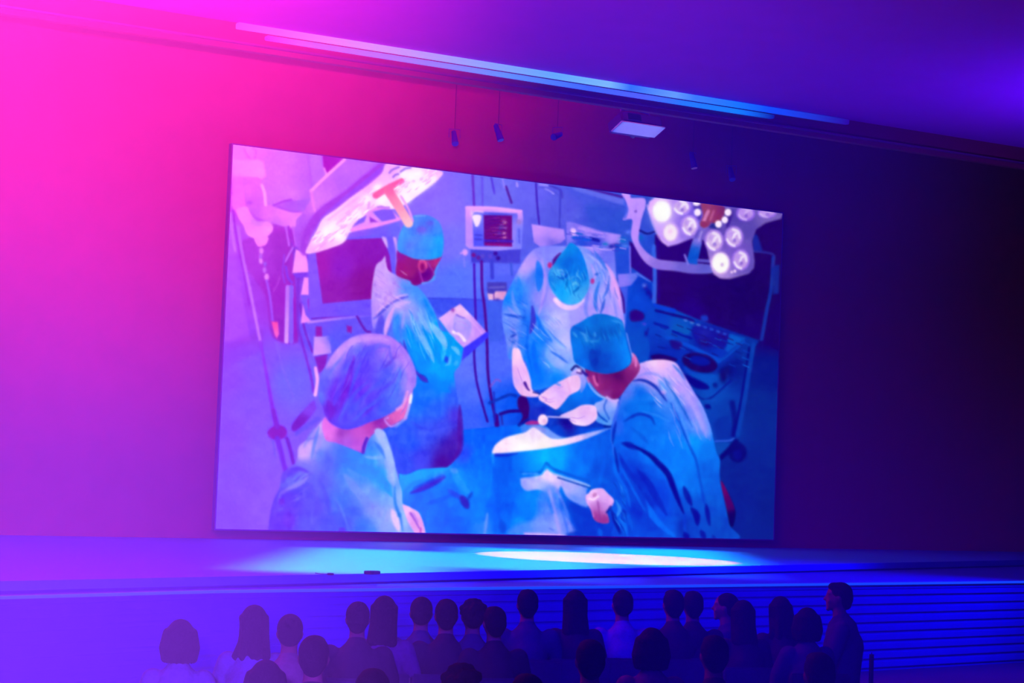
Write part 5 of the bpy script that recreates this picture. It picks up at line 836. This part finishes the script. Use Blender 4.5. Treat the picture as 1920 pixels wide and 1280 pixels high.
# three dim stage lights hanging before the wall, caught only as faint blue shapes
def lantern(px, py, y, rz, tl_, label):
    p = onY(px, py, y); o = tag(empty('stage_lantern', tuple(p), rz), label, 'stage light', 'dim stage lights hanging above the screen')
    T = Matrix.Rotation(tl_, 3, 'X'); md = mat('lantern_body', (0.05, 0.02, 0.3), 0.6, 0.1)
    bm = bmesh.new(); tube(bm, [(0, -.12, 0), (0, .02, 0), (0, .12, 0)], [.035, .042, .052], 18)
    for v in bm.verts: v.co = T@v.co
    body = obj('body', bm, md, o)
    bm = bmesh.new(); tube(bm, [(0, .12, 0), (0, .135, 0)], [.048, .048], 18)
    for v in bm.verts: v.co = T@v.co
    obj('lens', bm, mat('lantern_lens', (0.05, 0.05, 0.3), 0.15, 0.8), body)
    bm = bmesh.new(); tube(bm, [(-.08, 0, 0), (-.08, 0, .12), (.08, 0, .12), (.08, 0, 0)], .005, 8); obj('yoke', bm, md, o)
    bm = bmesh.new(); tube(bm, [(0, 0, .12), (0, 0, 10.39-p[2])], .004, 8); obj('hanger', bm, M_black, o)
lantern(852, 258, 25.2, math.radians(160), math.radians(-50), 'leftmost dim stage light hanging above the screen')
lantern(934, 248, 25.2, math.radians(200), math.radians(-65), 'dim stage light above the screen, second from the left')
lantern(1045, 254, 25.2, math.radians(120), math.radians(-20), 'dim stage light left of and below the projector')
lantern(1299, 300, 25.2, math.radians(200), math.radians(-75), 'dim stage light to the right of the projector, larger of two')
lantern(1371, 325, 25.2, math.radians(160), math.radians(-55), 'rightmost dim stage light, above the cluster of bulbs on screen')

# thin theatrical haze hanging over the audience
bm = bmesh.new(); box(bm, -13.9, 39.9, 2.0, 15.5, 0.02, 7.7)
hz = obj('haze', bm, None); tag(hz, 'thin haze hanging in the air over the audience', 'haze', None, 'stuff')
mh = bpy.data.materials.new('haze'); mh.use_nodes = True; nt = mh.node_tree; nt.nodes.clear()
vsn = nt.nodes.new('ShaderNodeVolumeScatter'); vsn.inputs['Density'].default_value = 0.02; vsn.inputs['Anisotropy'].default_value = 0.0
ou = nt.nodes.new('ShaderNodeOutputMaterial'); nt.links.new(vsn.outputs[0], ou.inputs['Volume']); hz.data.materials.append(mh)

# ---------------------------------------------------------------------------
# the audience: seated people seen from behind, each on a chair
# ---------------------------------------------------------------------------
def sym(f):
    for s in (-1, 1): f(s)
def body_mesh(sh, name, look=0.0):
    """bare body, seated, facing +y, seat at 0.45"""
    bm = bmesh.new()
    limb(bm, [(0, 0, .50), (0, -.03, .66), (0, -.04, .84), (0, -.03, .97)], [.135, .12, .135, .10])
    ball(bm, (0, -.005, .50), (.175, .13, .10)); ball(bm, (0, -.02, .90), (sh*.92, .10, .12))
    limb(bm, [(0, -.03, .98), (0, -.01, 1.06), (0, .0, 1.12)], [.065, .054, .052])
    ball(bm, (0, .01, 1.205), (.074, .092, .108)); ball(bm, (0, .045, 1.155), (.052, .055, .055)); ball(bm, (0, -.025, 1.225), (.072, .070, .078))
    limb(bm, [(0, .095, 1.215), (0, .112, 1.185)], [.008, .014]); ball(bm, (0, .092, 1.145), (.024, .012, .007)); ball(bm, (0, .088, 1.131), (.02, .012, .007)); ball(bm, (0, .083, 1.107), (.024, .02, .016))
    def side(s):
        ball(bm, (s*.076, -.002, 1.195), (.010, .018, .030)); ball(bm, (s*.028, .086, 1.208), (.014, .010, .008)); ball(bm, (s*.034, .07, 1.235), (.03, .022, .012)); ball(bm, (s*.04, .07, 1.175), (.022, .022, .02))
        limb(bm, [(s*(sh-.02), -.02, .965), (s*(sh+.03), .02, .83), (s*(sh+.045), .06, .70)], [.052, .046, .038])
        limb(bm, [(s*(sh+.045), .06, .70), (s*(sh-.0), .19, .665), (s*.10, .29, .64)], [.038, .034, .025])
        ball(bm, (s*.075, .335, .635), (.038, .05, .018))
        for k, (dx, L) in enumerate([(.032, .050), (.011, .060), (-.010, .056), (-.030, .044)]):
            x0 = s*(.072+dx); limb(bm, [(x0, .37, .636), (x0-s*.004, .37+L*.55, .634), (x0-s*.010, .37+L, .620)], [.0095, .009, .0075])
        limb(bm, [(s*.05, .31, .64), (s*.028, .335, .645), (s*.022, .362, .642)], [.012, .0105, .009])
        limb(bm, [(s*.09, .02, .52), (s*.12, .24, .53), (s*.135, .43, .50)], [.092, .078, .060])
        limb(bm, [(s*.135, .43, .50), (s*.13, .41, .30), (s*.13, .40, .10)], [.058, .054, .036])
        limb(bm, [(s*.13, .40, .07), (s*.135, .52, .04)], [.036, .03])
    sym(side)
    me = fuse(bm, name, .0095, 3)
    for v in me.vertices:
        f = min(1, max(0, (v.co.z-1.04)/.06)) if abs(v.co.x) < .12 else 0
        c = 1-.08*f; v.co = Vector((v.co.x*c, v.co.y*c, 1.07+(v.co.z-1.07)*c if v.co.z > 1.07 else v.co.z))
    return me
def shirt_mesh(sh, name, loose=0.0):
    bm = bmesh.new(); g = .014+loose
    limb(bm, [(0, 0, .50), (0, -.03, .66), (0, -.04, .84), (0, -.03, .955)], [.15+g, .125+g, .135+g, .10+g])
    ball(bm, (0, -.02, .90), (sh*.95+g, .10+g, .12+g)); ball(bm, (0, -.005, .51), (.175+g, .14+g, .07)); limb(bm, [(0, -.03, .99), (0, -.02, 1.03)], [.08+g*.5, .062+g*.4])
    def side(s):
        limb(bm, [(s*(sh-.02), -.02, .965), (s*(sh+.03), .02, .83), (s*(sh+.045), .06, .70)], [.054+g, .048+g, .040+g])
        limb(bm, [(s*(sh+.045), .06, .70), (s*(sh), .19, .665), (s*.115, .275, .643)], [.040+g, .036+g, .027+g*.7])
    sym(side); return fuse(bm, name, .011, 4)
def trouser_mesh():
    bm = bmesh.new(); ball(bm, (0, -.005, .49), (.195, .155, .10))
    def side(s):
        limb(bm, [(s*.09, .02, .515), (s*.12, .24, .525), (s*.135, .43, .495)], [.104, .092, .074]); limb(bm, [(s*.135, .43, .495), (s*.13, .41, .30), (s*.13, .40, .10)], [.072, .068, .056])
    sym(side); return fuse(bm, 'trousers', .013, 4)
def shoe_mesh():
    bm = bmesh.new(); limb(bm, [(0, .38, .05), (0, .46, .048), (0, .55, .038)], [.045, .044, .034]); box(bm, -.04, .04, .34, .585, .0, .025, .008); ball(bm, (0, .39, .085), (.045, .05, .05)); me = fuse(bm, 'shoe', .01, 3)
    return me
def hair_mesh(style):
    bm = bmesh.new()
    ball(bm, (0, -.012, 1.232), (.083, .098, .092)); ball(bm, (0, -.045, 1.20), (.078, .068, .082))
    if style == 'short': ball(bm, (0, .035, 1.285), (.06, .055, .035)); ball(bm, (0, -.055, 1.15), (.055, .045, .045))
    if style == 'cropped': ball(bm, (0, -.06, 1.16), (.05, .035, .04))
    if style == 'curly':
        rr = random.Random(3)
        for k in range(40):
            a = rr.uniform(0, 6.283); e = rr.uniform(-.2, 1.4); ball(bm, (.085*math.cos(a)*math.cos(e), -.03+.09*math.sin(a)*math.cos(e) if math.sin(a) < .3 else -.03+.06*math.sin(a)*math.cos(e), 1.225+.085*math.sin(e)), .026, 10)
    if style in ('long', 'wavy'):
        wv = .02 if style == 'wavy' else 0
        for k in range(11):
            a = math.radians(165+k*21); x, y = .074*math.cos(a), -.012+.078*math.sin(a)
            limb(bm, [(x, y, 1.24), (x*.98+wv*math.sin(k), y*1.05-.01, 1.13), (x*1.15-wv*math.sin(k*2), y*.7-.06, 1.0), (x*.7, y*.3-.10, .875 if style == 'long' else .92)], [.024, .024, .024, .012])
    if style == 'bob':
        for k in range(11):
            a = math.radians(160+k*22); x, y = .076*math.cos(a), -.012+.08*math.sin(a)
            limb(bm, [(x, y, 1.24), (x*1.2, y*1.15, 1.15), (x*1.15, y*1.05, 1.085)], [.03, .034, .024])
    if style == 'ponytail':
        ball(bm, (0, -.115, 1.24), (.025, .025, .025)); limb(bm, [(0, -.11, 1.24), (0, -.165, 1.20), (0, -.17, 1.10), (0, -.14, 1.0)], [.024, .034, .032, .012])
    if style == 'bun': ball(bm, (0, -.10, 1.275), (.04, .038, .036)); ball(bm, (0, -.06, 1.16), (.045, .035, .035))
    me = fuse(bm, 'hair_'+style, .009, 3)
    for v in me.vertices:
        c = .92; v.co = Vector((v.co.x*c, v.co.y*c, 1.07+(v.co.z-1.07)*c))
    return me

B_M, B_W = body_mesh(.185, 'body_broad'), body_mesh(.158, 'body_slim')
S_M, S_W, S_L = shirt_mesh(.185, 'shirt_broad'), shirt_mesh(.158, 'shirt_slim'), shirt_mesh(.18, 'jacket', .012)
T_, F_ = trouser_mesh(), shoe_mesh()
HAIR = {k: hair_mesh(k) for k in ('short', 'cropped', 'curly', 'long', 'wavy', 'bob', 'ponytail', 'bun')}
SKIN = [mat('skin_a', (0.09, 0.045, 0.045), .8, .08), mat('skin_b', (0.16, 0.08, 0.05), .55, .3)]
for me in (B_M, B_W): me.materials.append(SKIN[0])
CL = {'black': (0.012, .012, .016), 'navy': (0.015, .02, .05), 'grey': (0.08, .08, .09), 'white': (0.35, .35, .4), 'blue': (0.05, .08, .2), 'purple': (0.05, .02, .08)}
CLM = {k: mat('cloth_'+k, v, .9, .05, .25, 45, .15) for k, v in CL.items()}
HM = {'dark': mat('hair_dark', (0.005, .004, .006), .75, .02, .5, 90, .3), 'grey': mat('hair_grey', (0.12, .11, .11), .75, .02, .5, 90, .3)}
M_tr = mat('dark_trousers', (0.015, .015, .02), .85, .1); M_sh = mat('shoe_leather', (0.015, .012, .01), .35, .4)
T_.materials.append(M_tr); F_.materials.append(M_sh)
for me in list(HAIR.values())+[S_M, S_W, S_L]: me.materials.append(HM['dark'])

def mat_slot(o, m):
    o.material_slots[0].link = 'OBJECT'; o.material_slots[0].material = m

# one chair, copied for every sitter
chair0 = empty('audience_chair', (0, 0, 0)); M_seat = mat('chair_fabric', (0.02, .02, .035), .9, .1, .3, 60, .2)
bm = bmesh.new(); box(bm, -.23, .23, -.20, .24, .38, .425, .015); obj('seat', bm, M_seat, chair0)
bm = bmesh.new(); box(bm, -.22, .22, -.275, -.24, .50, .84, .014); obj('backrest', bm, M_seat, chair0)
for sx in (-.21, .21):
    bm = bmesh.new(); tube(bm, [(sx, -.2, .37), (sx, -.225, .40), (sx, -.25, .6), (sx, -.256, .82)], .011, 10); obj('back_post', bm, M_black, chair0)
for sx in (-.21, .21):
    for sy in (-.19, .22):
        bm = bmesh.new(); tube(bm, [(sx, sy, .385), (sx*1.05, sy*1.1, 0)], .011, 10); obj('leg', bm, M_black, chair0)
chair_parts = list(chair0.children); used0 = [False]
def put_chair(x, y, rz, label):
    if not used0[0]: c = chair0; used0[0] = True
    else:
        c = chair0.copy(); COL.objects.link(c)
        for ch in chair_parts:
            d = ch.copy(); COL.objects.link(d); d.parent = c
    c.location = (x, y, 0); c.rotation_euler = (0, 0, rz); tag(c, label, 'chair', 'audience chairs')

# px, py = crown of the head in the photograph; zt = height of the crown; turn = degrees from facing the screen
def person(px, py, hair, top, label, zt=1.31, turn=0, body='m', tone='dark', sx=1.0, jacket=False):
    k = zt/1.302
    p = onZ(px, py, zt); face = math.degrees(math.atan2(13.8-p[0], 26-p[1])); rz = math.radians(-face+turn)
    o = tag(empty('person', (p[0], p[1], 0), rz), label, 'person', 'people seated in the audience'); o.scale = (sx, k, k) if sx != 1 else (k, k, k)
    b = link('body', B_M if body == 'm' else B_W, None, o)
    s = link('jacket' if jacket else ('shirt' if body == 'm' else 'blouse'), S_L if jacket else (S_M if body == 'm' else S_W), None, o); mat_slot(s, CLM[top])
    t = link('trousers', T_, None, o)
    for sd in (-.133, .133):
        f = link('shoe', F_, None, o); f.location = (sd, 0, 0)
    h = link('hair', HAIR[hair], None, o); mat_slot(h, HM[tone])
    put_chair(p[0], p[1], rz, 'chair of the '+label)
    return o

PEOPLE = [
 (340, 1160, 'bob', 'blue', 'person with a faint bluish bob at the far left end', 1.27, 0, 'w'),
 (478, 1133, 'wavy', 'blue', 'person in blue with loose hair, second from the left end', 1.30, 0, 'w'),
 (545, 1150, 'bun', 'grey', 'person with rim lit hair in a low bun', 1.28, 5, 'w'),
 (672, 1127, 'short', 'black', 'person with round short hair, left of the blue outlined hair', 1.29, 0, 'm'),
 (722, 1116, 'long', 'purple', 'person with long hair outlined in blue', 1.31, -8, 'w'),
 (791, 1118, 'cropped', 'navy', 'person with a small cropped head just right of the blue outlined hair', 1.29, 0, 'm'),
 (838, 1122, 'short', 'black', 'person between the cropped head and the broad dark shoulders', 1.30, 0, 'm'),
 (888, 1123, 'curly', 'navy', 'person with full curly hair left of the sloping shoulders', 1.30, 0, 'm'),
 (928, 1136, 'short', 'black', 'person leaning lower beside the curly haired one', 1.27, 10, 'm'),
 (990, 1104, 'short', 'navy', 'person with a round head and dark shoulders against the edge light', 1.31, 0, 'm'),
 (1079, 1105, 'long', 'black', 'person with long dark hair left of the pale shirt', 1.31, 0, 'w'),
 (1168, 1105, 'cropped', 'blue', 'person with a square cropped head and a paler blue shirt', 1.31, 0, 'm'),
 (1263, 1105, 'short', 'black', 'left person of the two whose heads touch', 1.32, 0, 'm'),
 (1300, 1107, 'short', 'black', 'right person of the two whose heads touch', 1.31, -5, 'm'),
 (1362, 1111, 'ponytail', 'navy', 'person turned left in profile with hair at the nape', 1.28, 60, 'w'),
 (1393, 1124, 'long', 'black', 'person with a tall head of straight hair right of the profile', 1.29, 0, 'w'),
 (1463, 1117, 'wavy', 'black', 'person with wavy hair between the straight hair and the round bob', 1.29, 0, 'w'),
 (1513, 1138, 'bob', 'navy', 'person with a broad round bob low at the right', 1.27, 0, 'w'),
 (1574, 1091, 'short', 'navy', 'tallest person at the right end, face in profile to the left', 1.38, 62, 'm'),
 (1108, 1198, 'short', 'black', 'nearer person low in the middle, in front of the pale blue shirt', 1.30, 0, 'm'),
 (1222, 1176, 'bob', 'purple', 'nearer person under the two touching heads, hair in a bob', 1.28, 0, 'w'),
 (1340, 1190, 'short', 'black', 'nearer person with a broad dark head below the profile', 1.30, 0, 'm'),
 (1536, 1222, 'short', 'black', 'nearest person at the bottom right corner', 1.30, 0, 'm'),
 (866, 1244, 'curly', 'black', 'nearest person at the bottom centre, only curls showing', 1.29, 0, 'm'),
 (990, 1262, 'short', 'blue', 'person cut by the bottom edge, in a blue jacket', 1.29, 0, 'm', 'dark', 1.0, True),
 (700, 1252, 'short', 'purple', 'person cut by the bottom edge below the blue outlined hair', 1.29, 0, 'm'),
 (590, 1190, 'short', 'black', 'person one row nearer, right of the low bun', 1.30, 0, 'm'),
 (500, 1236, 'bob', 'white', 'person in a light shirt at the bottom left', 1.24, 0, 'w'),
]
for a in PEOPLE: person(*a)
